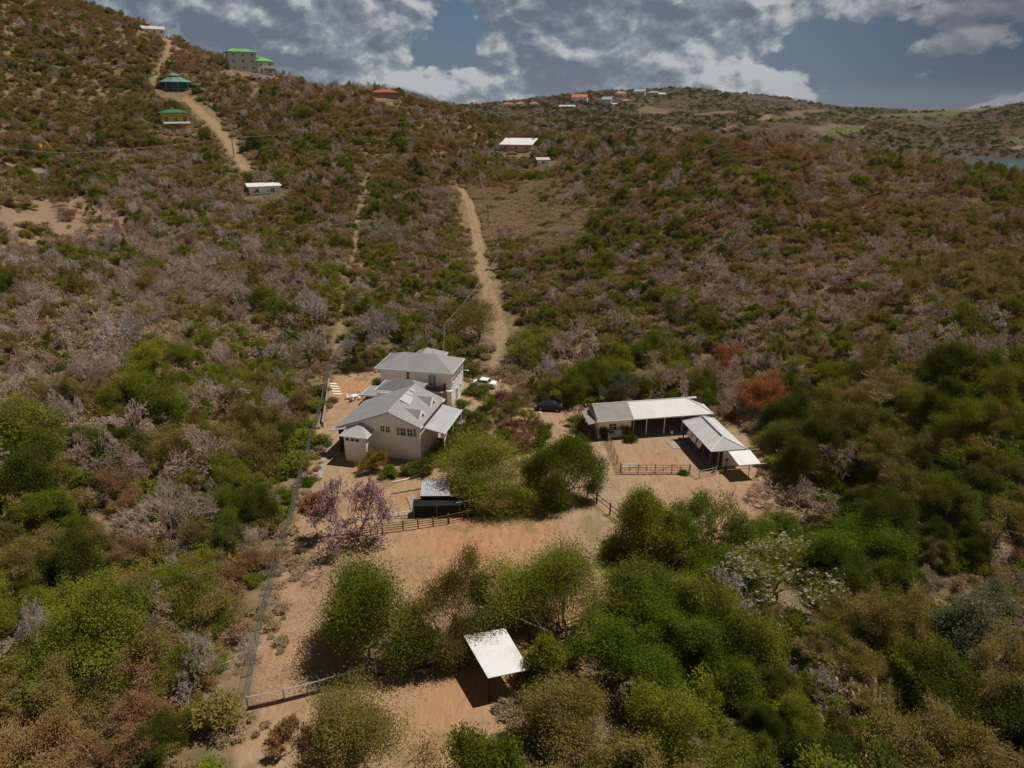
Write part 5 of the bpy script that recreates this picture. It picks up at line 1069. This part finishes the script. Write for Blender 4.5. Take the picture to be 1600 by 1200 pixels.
# drop what no nearby viewpoint could see: points sunk behind ridges
ELV = (GZ - H) / np.exp(GL); RUN = np.maximum.accumulate(np.where(np.exp(GL) > 25, ELV, -9), axis=0)
def visible(x, y, z, top):
    a = np.arctan2(x, y); l = np.log(np.hypot(x, y)); i = np.clip(np.searchsorted(AZ, a), 0, len(AZ) - 1); j = np.clip(np.searchsorted(LD, l) - 3, 0, len(LD) - 1)
    return (z + top - H) / np.hypot(x, y) > RUN[j, i] - .004
pa = np.array([(p[0], p[1], p[2]) for p in PTS]); vis = visible(pa[:, 0], pa[:, 1], pa[:, 2], 7.0)
PTS = [p for p, k in zip(PTS, vis) if k]

# ---- trees that stand out, each placed by the middle of its crown in the photo
PM = {}
def pm(kd, i):
    if (kd, i) not in PM: PM[(kd, i)] = proto_meshes(PROTO[kd][i], kd + '_tree')
    return PM[(kd, i)]
DENSE = {}
def custom(key, kd, seed, **kw):
    if key not in DENSE: DENSE[key] = proto_meshes(make_proto(kd, seed, **kw), key)
    return DENSE[key]
HEROXY = []
def place_tree(name, label, cat, meshes, x, y, s, hs=1.0, rz=None, group=None, z=None, widen=None):
    root = bpy.data.objects.new(name, None); COL.objects.link(root); root.empty_display_size = .5
    root.location = (x, y, on_ground(x, y) if z is None else z); root.rotation_euler = (0, 0, rnd.uniform(0, 6.28) if rz is None else rz); wx = 1.0 if widen is None else widen; root.scale = (s * wx, s / wx, s * hs)
    tag(root, label, cat, group)
    for nm, me in zip(('trunk', 'crown'), meshes):
        if len(me.vertices):
            o = bpy.data.objects.new(nm, me); COL.objects.link(o); o.parent = root
    return root
def hero(u, v, wpx, hm, kd, label, name='tree', cat='tree', hc=.6, key=None, seed=None, group=None, **kw):
    """crown centre at pixel (u, v), crown width in photo pixels, height in metres"""
    if v < 590 or key == 'far':
        p = g(u, v + 6); x, y = p.x, p.y
    else:
        p = at(u, v, hm * hc); x, y = p.x, p.y
    _, _, fw = proj(x, y, on_ground(x, y) + hm * hc); wm = wpx * float(fw) / F
    if 'sig' in kw: kw['sig'] *= .85
    if kd == 'bare' and wpx > 50 and 'leaf' not in kw and hm > 2: kw.update(lv=7, cap=9000, rmin=kw.get('rmin', .02) * .62, tk=.7)
    if KINDS[kd]['leaf'] or 'per' in kw: se = wm / (2 * kw.get('r', KINDS[kd]['r'])); kw['per'] = int(kw.get('per', KINDS[kd]['per']) * ((3.3 if v > 850 else 2.6) if wpx > 60 else 1.4)); kw['size'] = (.13 if v > 850 else .165) / se if wpx > 60 else .14 / se; kw.setdefault('fill', .3); kw.setdefault('am', .14)
    K = dict(KINDS[kd]); K.update(kw); sd_ = seed if seed is not None else int(u * 7 + v)
    me = custom('%s_%d_%d' % (name, int(u), int(v)), kd, sd_, **kw)
    cc = np.empty(len(me[1].vertices) * 3, np.float32); me[1].vertices.foreach_get('co', cc); cc = cc.reshape(-1, 3)
    q0, q1 = np.percentile(cc[:, :2], [2.5, 97.5], axis=0); top_ = np.percentile(cc[:, 2], 99); s = wm / float((q1 - q0)[0]) * .97; hs = hm / (float(top_) * s); sy = wm * .95 / float((q1 - q0)[1])
    ox, oy = float((q0 + q1)[0] / 2) * s, float((q0 + q1)[1] / 2) * sy
    HEROXY.append((x, y, wm / 2)); o_ = place_tree(name, label, cat, me, x - ox, y - oy, s, hs, rz=0, group=group); o_.scale = (s, sy, s * hs); return o_
fine = lambda n_, sz, **k: dict(n_leaf_scale=n_, size_scale=sz, **k)
hero(769, 726, 142, 7.0, 'olive', st=6, am=.07, fill=.75, label='wide olive-green tree shading the rusty end of the low tin shed', hc=.62, per=28, sig=.36, size=.24, leaf='leaf_green', maxtips=520, flat=.3)
hero(880, 724, 112, 7.4, 'green', st=6, am=.07, fill=.75, label='dense rounded dark green tree in the middle of the yard, left of the pen', hc=.6, per=30, sig=.36, size=.25, leaf='leaf_green', maxtips=520)
hero(577, 938, 134, 9.0, 'dark', st=5, label='tall dark green tree casting its shadow on leaf litter, front left', hc=.6, per=26, sig=.62, size=.26, leaf='leaf_green', r=2.9, maxtips=560)
hero(697, 932, 132, 8.6, 'olive', st=5, am=.07, fill=.75, label='sparse olive tree with hanging grey twigs, left of the white shelter', hc=.62, per=24, sig=.42, size=.22, droop=.5, maxtips=480)
hero(848, 905, 172, 8.2, 'olive', st=6, am=.07, fill=.75, label='broad half-bare olive tree standing just behind the white shelter', leaf='leaf_green', hc=.62, per=24, sig=.4, size=.22, maxtips=480)
hero(582, 1135, 190, 6.5, 'olive', 'large olive tree at the bottom edge, left of the bare sandy corner', hc=.62, per=22, sig=.42, size=.2, leaf='leaf_olive', maxtips=560)
hero(1006, 805, 108, 7.6, 'green', am=.1, fill=.6, label='leaning green tree with visible dark trunk below the sandy stable pen', hc=.66, per=22, sig=.4, size=.22, st=3, lv=5, maxtips=460)
hero(1050, 838, 96, 6, 'green', st=5, label='low green tree in the middle of the row below the stable yard', hc=.6, per=22, sig=.34, size=.24)
hero(1112, 815, 118, 6.6, 'green', st=5, label='loose pale-tipped green tree at the right of the row below the stable yard', hc=.6, per=20, sig=.36, size=.24, extra=[('leaf_pale', .12, 3, .16, .4)])
hero(1010, 925, 120, 5.5, 'olive', 'feathery olive-green tree right of the dark rail fence on orange sand', hc=.6, per=22, sig=.4, size=.22, leaf='leaf_green')
hero(985, 1045, 150, 6, 'bright', 'vivid green bushy tree right of the white shelter', hc=.6, per=26, sig=.34, size=.22, maxtips=560)
hero(895, 1110, 150, 6.0, 'olive', st=5, label='olive thorn tree touching the right corner of the white shelter shadow', hc=.6, per=20, sig=.42, size=.2)
hero(852, 1030, 75, 4.6, 'olive', 'small olive thorn tree between the white shelter and the vivid green tree', hc=.6, per=20, sig=.4, size=.2, leaf='leaf_green')
hero(1060, 1120, 150, 5.5, 'green', 'full green tree at the bottom, below right of the vivid green tree', hc=.6, per=24, sig=.4, size=.22, st=5)
hero(775, 1180, 130, 5.5, 'bright', 'bright green bush at the bottom edge right of the sandy corner', hc=.6, per=24, sig=.34, size=.2, leaf='leaf_green')
hero(1215, 885, 135, 5.5, 'green', 'green bush dotted with pale cream leaves, right of the yard', hc=.6, per=14, sig=.38, size=.24, extra=[('leaf_pale', .5, 3, .2, .32)])
hero(1545, 975, 120, 5.5, 'olive', 'grey-green bush with silvery leaf tips near the right edge', hc=.6, per=15, sig=.36, size=.24, leaf='leaf_grey', extra=[('leaf_pale', .15, 2, .15, .32)])
hero(1330, 850, 140, 5.5, 'bright', 'fresh green spreading tree in the thicket beyond the cream-dotted bush', hc=.6, per=24, sig=.34, size=.26)
hero(1240, 768, 108, 4.8, 'bare', 'pale silvery leafless tree right of the bright canopy of the stable wing', 'bare_tree', 'bare tree', hc=.55, twig='twig_grey', rmin=.018, droop=.3)
hero(1110, 915, 110, 5.0, 'bare', 'pale leafless tree poking from green thicket below the stable yard', 'bare_tree', 'bare tree', hc=.6, twig='twig_pale', rmin=.024)
hero(548, 790, 118, 7.4, 'bare', 'mauve-grey leafless tree with a few magenta tips in front of the bungalow', 'bare_tree', 'bare tree', hc=.58, seed=77, twig='twig_mauve', rmin=.026, st=6, am=.05, h=5.0, r=2.4, extra=[('petal_mauve', .09, 3, .12, .25), ('petal_pink', .008, 4, .12, .2)])
hero(188, 545, 95, 6.5, 'bare', 'large silver-grey leafless tree with dark stems on the left slope', 'bare_tree', 'bare tree', hc=.6, twig='twig_pale', rmin=.035)
hero(735, 525, 78, 7.5, 'rust', 'tall dark brownish tree right behind the two-storey house', hc=.6, per=12, sig=.4, size=.3, leaf='leaf_olive')
hero(592, 530, 60, 6.5, 'bare', 'tangled grey leafless tree left behind the two-storey house', 'bare_tree', 'bare tree', twig='twig_pale', rmin=.03)
hero(966, 604, 52, 5.0, 'dark', 'silvery grey-green tree behind the old end of the stable', hc=.6, leaf='leaf_grey', r=3.0)
hero(1020, 575, 95, 6.5, 'green', 'wide fresh green tree behind the long stable roof', hc=.6, per=22)
hero(832, 560, 80, 6.0, 'olive', 'olive-green tree at the foot of the dirt track', leaf='leaf_green', per=16)
hero(892, 560, 88, 6.5, 'bare', 'broad mauve-grey leafless tree between the dirt track foot and the stable', 'bare_tree', 'bare tree', rmin=.026)
hero(1198, 622, 78, 6.2, 'rust', 'rusty orange-leaved tree in the green thicket right of the stable', hc=.6, leaf='leaf_orange', per=22, size=.3)
hero(1135, 572, 50, 4.5, 'rust', 'small orange-brown tree on the slope above the stable wing', 'tree', leaf='leaf_orange', per=9)
hero(800, 602, 52, 4.5, 'rust', 'tan half-bare tree between the white car and the flower garden', hc=.65, per=8, leaf='leaf_rust', twig='twig_pale')
hero(652, 1010, 60, 4.0, 'dark', 'dark shrub under the sparse olive tree by the shaded rail fence', 'bush', 'bush', hc=.5)
def cone(label, u, v, wm, hm, mats=('leaf_dark',)):
    q = at(u, v); ng = np.random.default_rng(int(u)); c_ = []
    for i in range(150): t = ng.random(); rr_ = wm / 2 * (1 - t) ** .8 * ng.random() ** .4; a = ng.random() * 6.28; c_.append((rr_ * math.cos(a), rr_ * math.sin(a), .3 + t * (hm - .4)))
    lv, lf, lt = leaf_arrays(ng, c_, 26, .16, .16); mb = MB()
    root = thing('conifer', label, 'tree', tuple(q)); mb.tube([(0, 0, -.2), (0, 0, hm * .9)], [.12, .03], 6); mb.build('trunk', MATS['bark'], root)
    o = bpy.data.objects.new('crown', mesh_np('conifer_crown', [(lv, lf, mats[0], lt)])); COL.objects.link(o); o.parent = root
cone('narrow dark conifer at the far end of the lawn', 556, 578, 1.9, 4.6)
# garden shrubs
GS = [(745, 655, 34, 2.2, 'green', 'light green shrub left of the magenta bougainvilleas', {}), (757, 640, 26, 1.8, 'dark', 'dark shrub just below the round bright garden shrub', {}), (812, 628, 44, 3.4, 'olive', 'leafy olive shrub above the magenta bougainvilleas', {}), (838, 612, 50, 3.6, 'dark', 'dark tree shading the dark car from behind', {}), (868, 612, 44, 3.4, 'green', 'green tree behind the right end of the dark car', {}), (815, 690, 40, 2.2, 'rust', 'tan twiggy bush between the bougainvilleas and the big yard trees', {}), (845, 688, 30, 1.8, 'green', 'green bush just above the rounded dark yard tree', {}), (755, 668, 30, 1.6, 'rust', 'dry brown garden bush beside the left bougainvillea', {}), (788, 678, 30, 1.6, 'green', 'small green bush below the middle bougainvillea', {}), (700, 660, 30, 2.0, 'green', 'green shrub tucked under the outer edge of the carport', {}),
      (543, 573, 30, 2.0, 'dark', 'dark clipped bush left of the narrow conifer', {}), (574, 570, 34, 1.9, 'dark', 'dark bush right of the narrow conifer', {}), (590, 598, 18, 1.4, 'green', 'small yellow-green shrub at the rear corner of the two-storey house', {}),
      (766, 628, 24, 2.0, 'bright', 'round bright green shrub in the garden right of the two-storey house', {}), (752, 612, 30, 1.8, 'green', 'green shrub between the round garden shrub and the white car', {}), (734, 608, 22, 1.8, 'green', 'yellowish shrub against the right wall of the two-storey house', {}),
      (722, 632, 26, 1.8, 'green', 'small light shrub at the front corner pillar of the two-storey house', {}), (729, 655, 42, 2.8, 'dark', 'dark green shrub right of the carport roof', {}), (712, 685, 48, 2.8, 'dark', 'dark hedge shrub at the outer posts of the carport', {}),
      (735, 682, 40, 2.6, 'green', 'green hedge shrub between the carport and the wide yard tree', {}), (690, 712, 42, 2.4, 'dark', 'dark rounded bush below the near carport post', {}), (662, 730, 34, 1.8, 'dark', 'dark round bush at the right foot of the bungalow gable', {}),
      (646, 730, 22, 1.4, 'bright', 'yellow-green bush at the foot of the bungalow gable', {}), (636, 734, 20, 1.2, 'green', 'low green bush left of the yellow-green one below the gable', {}), (608, 737, 26, 1.4, 'green', 'low dense bush below the red-flowered shrub', {}),
      (560, 700, 34, 2.2, 'dark', 'dark leafy bush against the porch room wall', {}), (583, 720, 42, 2.6, 'green', 'red and orange flowering shrub in front of the bungalow gable', dict(extra=[('petal_red', .22, 6, .15, .2)])),
      (772, 655, 48, 2.4, 'olive', 'magenta bougainvillea in the garden, left one', dict(leaf='leaf_green', extra=[('petal_pink', .2, 7, .15, .2)])), (803, 668, 44, 2.2, 'olive', 'magenta bougainvillea in the middle of the garden above the wide yard tree', dict(leaf='leaf_rust', extra=[('petal_pink', .25, 7, .15, .18)])),
      (833, 664, 36, 2.0, 'olive', 'pink flowering shrub near the white barrel', dict(leaf='leaf_green', extra=[('petal_pink', .2, 6, .15, .2), ('leaf_pale', .06, 3, .13, .2)])), (825, 650, 26, 2.0, 'green', 'yellow-green garden shrub left of the dark car', {}), (793, 640, 34, 2.4, 'olive', 'light green open shrub in the middle of the flower garden', dict(leaf='leaf_green')),
      (785, 622, 24, 2.2, 'rust', 'purple-flowered twiggy shrub behind the flower garden', dict(extra=[('petal_pink', .2, 6, .16, .25)])), (850, 672, 26, 1.6, 'green', 'small green shrub right of the pink garden shrubs', {}),
      (905, 658, 34, 2.2, 'green', 'yellow-green shrub at the lean-to end of the stable', {}), (898, 645, 34, 2.2, 'bare', 'tan twiggy shrub behind the lean-to end of the stable', {}), (961, 668, 20, 2.6, 'dark', 'climber growing up beside the stable window', {}), (943, 676, 14, 1.8, 'dark', 'dark shrub at the left corner of the stable wall', {}),
      (978, 673, 18, 1.8, 'green', 'flowering shrub at the right end of the cream stable wall', dict(extra=[('petal_red', .15, 3, .14, .2)])), (985, 684, 20, .9, 'dark', 'low reddish plant at the corner of the stable veranda', {}),
      (498, 780, 46, 2.0, 'rust', 'orange and pink flowering bush left of the mauve bare tree', dict(extra=[('petal_red', .1, 3, .15, .3), ('petal_pink', .1, 3, .15, .3)])), (478, 752, 24, .8, 'green', 'low bright grass clump beside the green fence', {}), (501, 690, 34, .7, 'green', 'low yellow-green grass patch by the boundary fence', {}),
      (497, 795, 26, .7, 'rust', 'low dead leaf clump below the orange flowering bush', {}), (1068, 738, 12, .5, 'green', 'small green tuft at the right corner of the braced fence', {}), (520, 625, 14, .8, 'rust', 'small dry bush against the low boundary wall', {}),
      (503, 880, 90, 1.6, 'bare', 'pile of dead brown twigs on the dirt below the mauve tree', dict(twig='twig_brown', rmin=.02)), (470, 870, 60, 1.2, 'bare', 'low tangle of dry brown branches beside the wire fence', dict(twig='twig_brown', rmin=.02)),
      (430, 925, 60, .6, 'bare', 'thin fallen branch lying on the dirt near the wire fence', dict(st=2, lv=4, twig='twig_brown', rmin=.025)), (452, 1150, 60, 1.8, 'rust', 'brown leafy bush at the wire fence corner, bottom left', {})]
for u, v, wp, hm, kd, lb, ex in GS:
    kw = dict(per=14, size=.2, sig=.2, h=hm, r=max(.5, wp / 20), lv=4, st=5); kw.update(ex)
    if KINDS[kd]['leaf'] is None and 'leaf' not in ex: kw.pop('per'); kw['lv'] = kw.get('lv', 4) if 'lv' in ex else 5
    hero(u, v, wp, hm, kd, lb, 'garden_shrub' if kd != 'bare' else 'dry_twigs', 'shrub' if kd != 'bare' else 'twigs', hc=.5, key='near', maxtips=170 if wp < 40 else 300, **kw)

# ---- the scrub: 300 largest of each kind as trees of their own, the rest as one mass
PTSK = {'tree': [], 'bare': [], 'bush': [], 'low': []}
hx = np.array(HEROXY)
for p in PTS:
    d = np.hypot(hx[:, 0] - p[0], hx[:, 1] - p[1])
    if (d < hx[:, 2] * .8 + .6).any(): continue
    u, v, fw = proj(p[0], p[1], p[2] + 2)
    # keep the sight line to the stable yard and the white shelter open
    PTSK['low' if 'shrub' in p[3] else 'bare' if p[3] == 'bare' else 'bush' if p[3] == 'rust' else 'tree'].append((float(p[4] / fw), float(u), float(v)) + p)
LM = [(60, 60, 'on the top left hillside'), (180, 120, 'left of the dark teal pavilion house'), (210, 30, 'near the white house on the hilltop'), (320, 110, 'below the left skyline'), (440, 130, 'below the green-roofed skyline houses'), (560, 170, 'below the red-roofed ridge house'),
      (60, 210, 'near the yellow digger'), (200, 220, 'left of the yellow house'), (320, 220, 'beside the steep hill track'), (460, 230, 'right of the steep hill track'), (680, 200, 'on the near ridge'), (800, 200, 'behind the long white roof'), (60, 300, 'above the brown clearing at far left'), (200, 370, 'right of the brown clearing at far left'), (60, 400, 'below the brown clearing at far left'), (340, 310, 'left of the white stilt house'),
      (480, 310, 'right of the white stilt house'), (640, 300, 'left of the top of the dirt track'), (640, 420, 'left of the middle of the dirt track'), (450, 420, 'on the slope left of the faint grassy trail'), (300, 440, 'on the middle of the left slope'), (120, 480, 'on the left slope beside the big silvery tree'), (60, 560, 'at the left edge level with the tall house'), (280, 560, 'on the left slope level with the tall house'), (440, 520, 'just left of the foot of the grassy trail'), (630, 500, 'behind the two-storey house'),
      (440, 620, 'outside the green fence by the lawn'), (330, 660, 'two clumps left of the bungalow'), (180, 660, 'in the green thicket far left of the bungalow'), (60, 700, 'at the left edge level with the bungalow'), (400, 760, 'outside the green fence by the mauve tree'), (270, 790, 'in the thicket left of the mauve tree'), (90, 830, 'at the left edge level with the tin shed'), (370, 890, 'outside the wire fence by the twig piles'), (200, 940, 'in the brown thicket at lower left'), (60, 980, 'at the lower left edge'), (330, 1030, 'outside the wire fence corner'), (60, 1130, 'in the bottom left corner'), (230, 1130, 'along the bottom edge at left'), (370, 1150, 'at the bottom edge beside the wire fence'),
      (840, 440, 'right of the lower dirt track'), (830, 350, 'by the dry grass field'), (940, 360, 'right of the dry grass field'), (930, 270, 'right of the tiny cream-roofed hut'), (960, 500, 'on the slope up behind the old stable end'), (870, 590, 'between the dirt track foot and the stable'), (1080, 560, 'behind the long stable roof'), (1060, 440, 'mid slope above the stable'), (1080, 320, 'upper slope right of the dry grass field'), (1060, 230, 'on the middle of the right ridge'), (1200, 230, 'on the brown crest of the right ridge'), (1240, 330, 'on the brown right ridge side'), (1220, 460, 'mid slope right of the stable'), (1180, 590, 'beside the orange-leaved tree'), (1380, 260, 'on the ridge end by the bay'), (1400, 380, 'upper right slope'), (1560, 320, 'at the right edge below the bay'), (1560, 450, 'at the right edge, upper slope'), (1400, 500, 'on the middle of the right slope'), (1560, 590, 'at the right edge level with the stable'), (1380, 620, 'in the thicket right of the orange-leaved tree'),
      (1260, 700, 'right of the stable wing'), (1420, 740, 'in the dark thicket right of the silvery tree'), (1560, 740, 'at the right edge level with the pen'), (1180, 830, 'at the right end of the stable yard'), (1420, 880, 'right of the cream-dotted bush'), (1560, 880, 'above the grey-green bush at the right edge'), (1090, 970, 'in the thicket below the row of yard trees'), (1250, 980, 'below the cream-dotted bush'), (1400, 1020, 'left of the grey-green bush'), (1560, 1080, 'below the grey-green bush'), (1120, 1100, 'right of the vivid green tree'), (930, 1160, 'at the bottom edge below the white shelter'), (1250, 1150, 'at the bottom edge right of centre'), (1420, 1160, 'at the bottom edge at right'), (1570, 1170, 'in the bottom right corner')]
LMa = np.array([(a, b) for a, b, _ in LM])
ADJ = {'green': 'green', 'bright': 'vivid green', 'dark': 'dark green', 'olive': 'olive', 'bare': 'grey leafless', 'rust': 'rusty brown'}
ORD = ['first', 'second', 'third', 'fourth', 'fifth', 'sixth', 'seventh', 'eighth', 'ninth', 'tenth', 'eleventh', 'twelfth'] + ['%dth' % k for k in range(13, 60)]
REST = []
for cls_, nm, cat, nmax in (('tree', 'scrub_tree', 'tree', 300), ('bare', 'bare_tree', 'bare tree', 300), ('bush', 'dry_bush', 'bush', 260)):
    L_ = sorted(PTSK[cls_], key=lambda t: -t[0]); inn = [t for t in L_ if 0 < t[1] < 1600 and 25 < t[2] < 1200]; pick = inn[:nmax]; ps = set(id(t) for t in pick)
    REST += [t for t in L_ if id(t) not in ps]
    bins = {}
    for t in pick:
        j = int(np.argmin((LMa[:, 0] - t[1]) ** 2 + (LMa[:, 1] - t[2]) ** 2)); sz = 'small' if t[7] < .78 else 'large' if t[7] > .98 else 'medium'
        bins.setdefault((j, t[6], sz), []).append(t)
    for (j, kd, sz), ts in bins.items():
        ts.sort(key=lambda t: t[1])
        for r_, t in enumerate(ts):
            base_ = ' '.join(('' if sz == 'medium' else sz + ' ', ADJ[kd], 'bush' if cls_ == 'bush' else 'tree', LM[j][2])).replace('  ', ' ').strip()
            if len(ts) == 2: base_ += ', ' + ('left' if r_ == 0 else 'right') + ' one'
            elif len(ts) > 2: base_ += ', %s from left' % ORD[r_]
            near_ = math.hypot(t[3], t[4]) < 125; i = rnd.randrange(len(NEARP[kd] if near_ else PROTO[kd])); place_tree(nm, base_, cat, NEARP[kd][i] if near_ else pm(kd, i), t[3], t[4], t[7], rnd.uniform(.85, 1.1), group={'tree': 'scrub trees on the slopes', 'bare': 'leafless trees on the slopes', 'bush': 'dry bushes on the slopes'}[cls_], z=t[5], widen=rnd.uniform(.84, 1.2))

# ---- masses: instances of the same prototypes
HID = bpy.data.collections.new('scrub_kinds'); order = {}; cnt = 0
for kd in PROTO:
    for i in range(len(PROTO[kd])):
        o = bpy.data.objects.new('scrub_kind.%03d' % cnt, proto_joined(PROTO[kd][i], kd + '_scrub')); HID.objects.link(o); order[(kd, i)] = cnt; cnt += 1
def mass(name, rows, label=None):
    """rows: x, y, z, kind index, rotation, scale, height factor"""
    A = np.array(rows); A = np.c_[A, RNG.uniform(.8, 1.28, len(A))]; me = bpy.data.meshes.new(name); me.vertices.add(len(A)); me.vertices.foreach_set('co', A[:, :3].astype(np.float32).ravel())
    for nm, c_ in (('rot', 4), ('scl', 5), ('hs', 6), ('wx', 7)): a = me.attributes.new(nm, 'FLOAT', 'POINT'); a.data.foreach_set('value', A[:, c_].astype(np.float32))
    a = me.attributes.new('kind_index', 'INT', 'POINT'); a.data.foreach_set('value', A[:, 3].astype(np.int32)); me.update()
    o = bpy.data.objects.new(name, me); COL.objects.link(o); o['kind'] = 'stuff'
    if label: o['label'] = label
    ng = bpy.data.node_groups.new(name, 'GeometryNodeTree'); ng.interface.new_socket('Geometry', in_out='INPUT', socket_type='NodeSocketGeometry'); ng.interface.new_socket('Geometry', in_out='OUTPUT', socket_type='NodeSocketGeometry')
    nn = ng.nodes; gi = nn.new('NodeGroupInput'); go = nn.new('NodeGroupOutput'); ci = nn.new('GeometryNodeCollectionInfo'); ci.inputs['Collection'].default_value = HID; ci.inputs['Separate Children'].default_value = True; ci.inputs['Reset Children'].default_value = True
    iop = nn.new('GeometryNodeInstanceOnPoints'); iop.inputs['Pick Instance'].default_value = True
    def na(nm, ty='FLOAT'): a = nn.new('GeometryNodeInputNamedAttribute'); a.data_type = ty; a.inputs['Name'].default_value = nm; return a.outputs['Attribute']
    rx = nn.new('ShaderNodeCombineXYZ'); sx = nn.new('ShaderNodeCombineXYZ'); m_ = nn.new('ShaderNodeMath'); m_.operation = 'MULTIPLY'; lk = ng.links.new
    lk(na('rot'), rx.inputs[2]); s_ = na('scl'); mw = nn.new('ShaderNodeMath'); mw.operation = 'MULTIPLY'; lk(s_, mw.inputs[0]); lk(na('wx'), mw.inputs[1]); lk(mw.outputs[0], sx.inputs[0]); lk(s_, sx.inputs[1]); lk(s_, m_.inputs[0]); lk(na('hs'), m_.inputs[1]); lk(m_.outputs[0], sx.inputs[2])
    m2p = nn.new('GeometryNodeMeshToPoints'); lk(gi.outputs[0], m2p.inputs['Mesh']); lk(m2p.outputs[0], iop.inputs['Points'])
    lk(ci.outputs[0], iop.inputs['Instance']); lk(na('kind_index', 'INT'), iop.inputs['Instance Index']); lk(rx.outputs[0], iop.inputs['Rotation']); lk(sx.outputs[0], iop.inputs['Scale']); lk(iop.outputs[0], go.inputs[0])
    md = o.modifiers.new('scatter', 'NODES'); md.node_group = ng; return o
def row(t): kd = t[6]; return (t[3], t[4], t[5], order[(kd, rnd.randrange(len(PROTO[kd])))], rnd.uniform(0, 6.28), t[7], rnd.uniform(.8, 1.1))
mass('scrub', [row(t) for t in REST], 'mixed green and leafless scrub covering the slopes')
GR = grass_rows(.95, lambda x, y: (sdist(x, y, dry_field) > -6 + 8 * (fbm(x, y, 10, 3, 4) - .5)), 801, .5, 1.1)
GR += grass_rows(2.3, lambda x, y: (sdist(x, y, yard_poly) < -.5) & (fbm(x, y, 16, 3, 14) > .5), 802, .5, 1.3)
GR += grass_rows(1.1, lambda x, y: (np.abs(sdist(x, y, yard_poly)) < 2.2) & (fbm(x, y, 5, 3, 15) > .52), 803, .2, .55)
mass('dry_grass', [row(t) for t in GR], 'tufts of tan dry grass in the open patches')
mass('undergrowth', [row(t) for t in PTSK['low']], 'low shrubs between the trees')
fr_ = []
for sp_, d0, d1, s0, s1, sd_ in ((6.5, 520, 900, .8, 1.4, 700), (7.5, 900, 1400, .9, 1.7, 710), (12.5, 1400, 2100, 1.2, 2.2, 720)):
    x, y = sample(sp_, -.66, .74, d0, d1, sd_); z = hgt(x, y); u, v, fw = proj(x, y, z); rg = np.random.default_rng(sd_)
    a = np.arctan2(x, y); l = np.log(np.hypot(x, y)); i = np.clip(np.searchsorted(AZ, a), 0, len(AZ) - 1); j = np.clip(np.searchsorted(LD, l), 0, len(LD) - 1)
    bare_ = np.maximum(np.maximum(MK['field'][j, i], MK['clear'][j, i]), MK['track'][j, i]); dn = fbm(x, y, 90, 3, 55)
    ok = (bare_ < .3) & visible(x, y, z, 8) & (z > WATER_Z + 1.2) & (rg.random(len(x)) < sstep(dn, .30, .55) * .8 + .16) & (u > -80) & (u < 1690)
    for xx, yy, zz, dd in zip(x[ok], y[ok], z[ok], dn[ok]):
        q = rg.random(); kd = 'dark' if q < .26 * (dd > .47) + .05 else 'olive' if q < .45 else 'rust' if q < .68 else 'bare' if q < .96 else 'green'
        fr_.append((xx, yy, zz - .3, order[(kd, int(rg.integers(len(PROTO[kd]))))], rg.uniform(0, 6.28), rg.uniform(s0, s1), rg.uniform(.45, .75)))
mass('distant_woodland', fr_, 'dark far-off woodland on the valley floor and distant hills')
print('counts', {k: len(v) for k, v in PTSK.items()}, len(REST), len(fr_))

# leaf litter and pebbles on the yard
ng = np.random.default_rng(5); lc = []
poly_l = [at(*p) for p in ((460, 830), (560, 850), (520, 960), (560, 1040), (400, 1090), (420, 960))]
xs = ng.uniform(-27, 6, 26000); ys = ng.uniform(42, 72, 26000); dn = fbm(xs, ys, 5, 3, 91); k = (sdist(xs, ys, poly_l) > -1) & (dn + ng.random(26000) * .35 > .55) | ((sdist(xs, ys, yard_poly) > 0) & (dn > .66) & (ng.random(26000) < .35))
for x_, y_ in zip(xs[k], ys[k]): lc.append((x_, y_, on_ground(x_, y_)))
lv, lf, lt = leaf_arrays(ng, lc, 2, .12, .13, 4.0, 0.0, .6); zz = hgt(lv[:, 0], lv[:, 1]); lv[:, 2] = zz + .01 + ng.random(len(lv)) * .05
leafmat('litter', [(0, (.2, .12, .08)), (.5, (.42, .28, .19)), (1, (.6, .45, .34))], 0)
o = bpy.data.objects.new('leaf_litter', mesh_np('leaf_litter', [(lv, lf, 'litter', lt)])); COL.objects.link(o); o['kind'] = 'stuff'; o['label'] = 'dry fallen leaves on the dirt inside the wire fence'
for o in COL.objects:
    if o.get('label') and len(o['label'].split()) > 16: print('LONG', o['label'])
# ------------------------------------------------------------------ air
mh, n = newmat('haze_air'); mh.node_tree.nodes.clear()
pv = n.n('ShaderNodeVolumePrincipled'); pv.inputs['Color'].default_value = (0.72, 0.80, 0.92, 1); pv.inputs['Density'].default_value = 0.00003; pv.inputs['Anisotropy'].default_value = 0.2
n.t.links.new(pv.outputs[0], n.n('ShaderNodeOutputMaterial').inputs[1])
mb = MB(); mb.box(-9200, 9200, -9200, 9200, float(GZ.min()) - 1.5, float(max(GZ.max(), 140)) + 30); hz = mb.build('haze', mh); hz['kind'] = 'stuff'
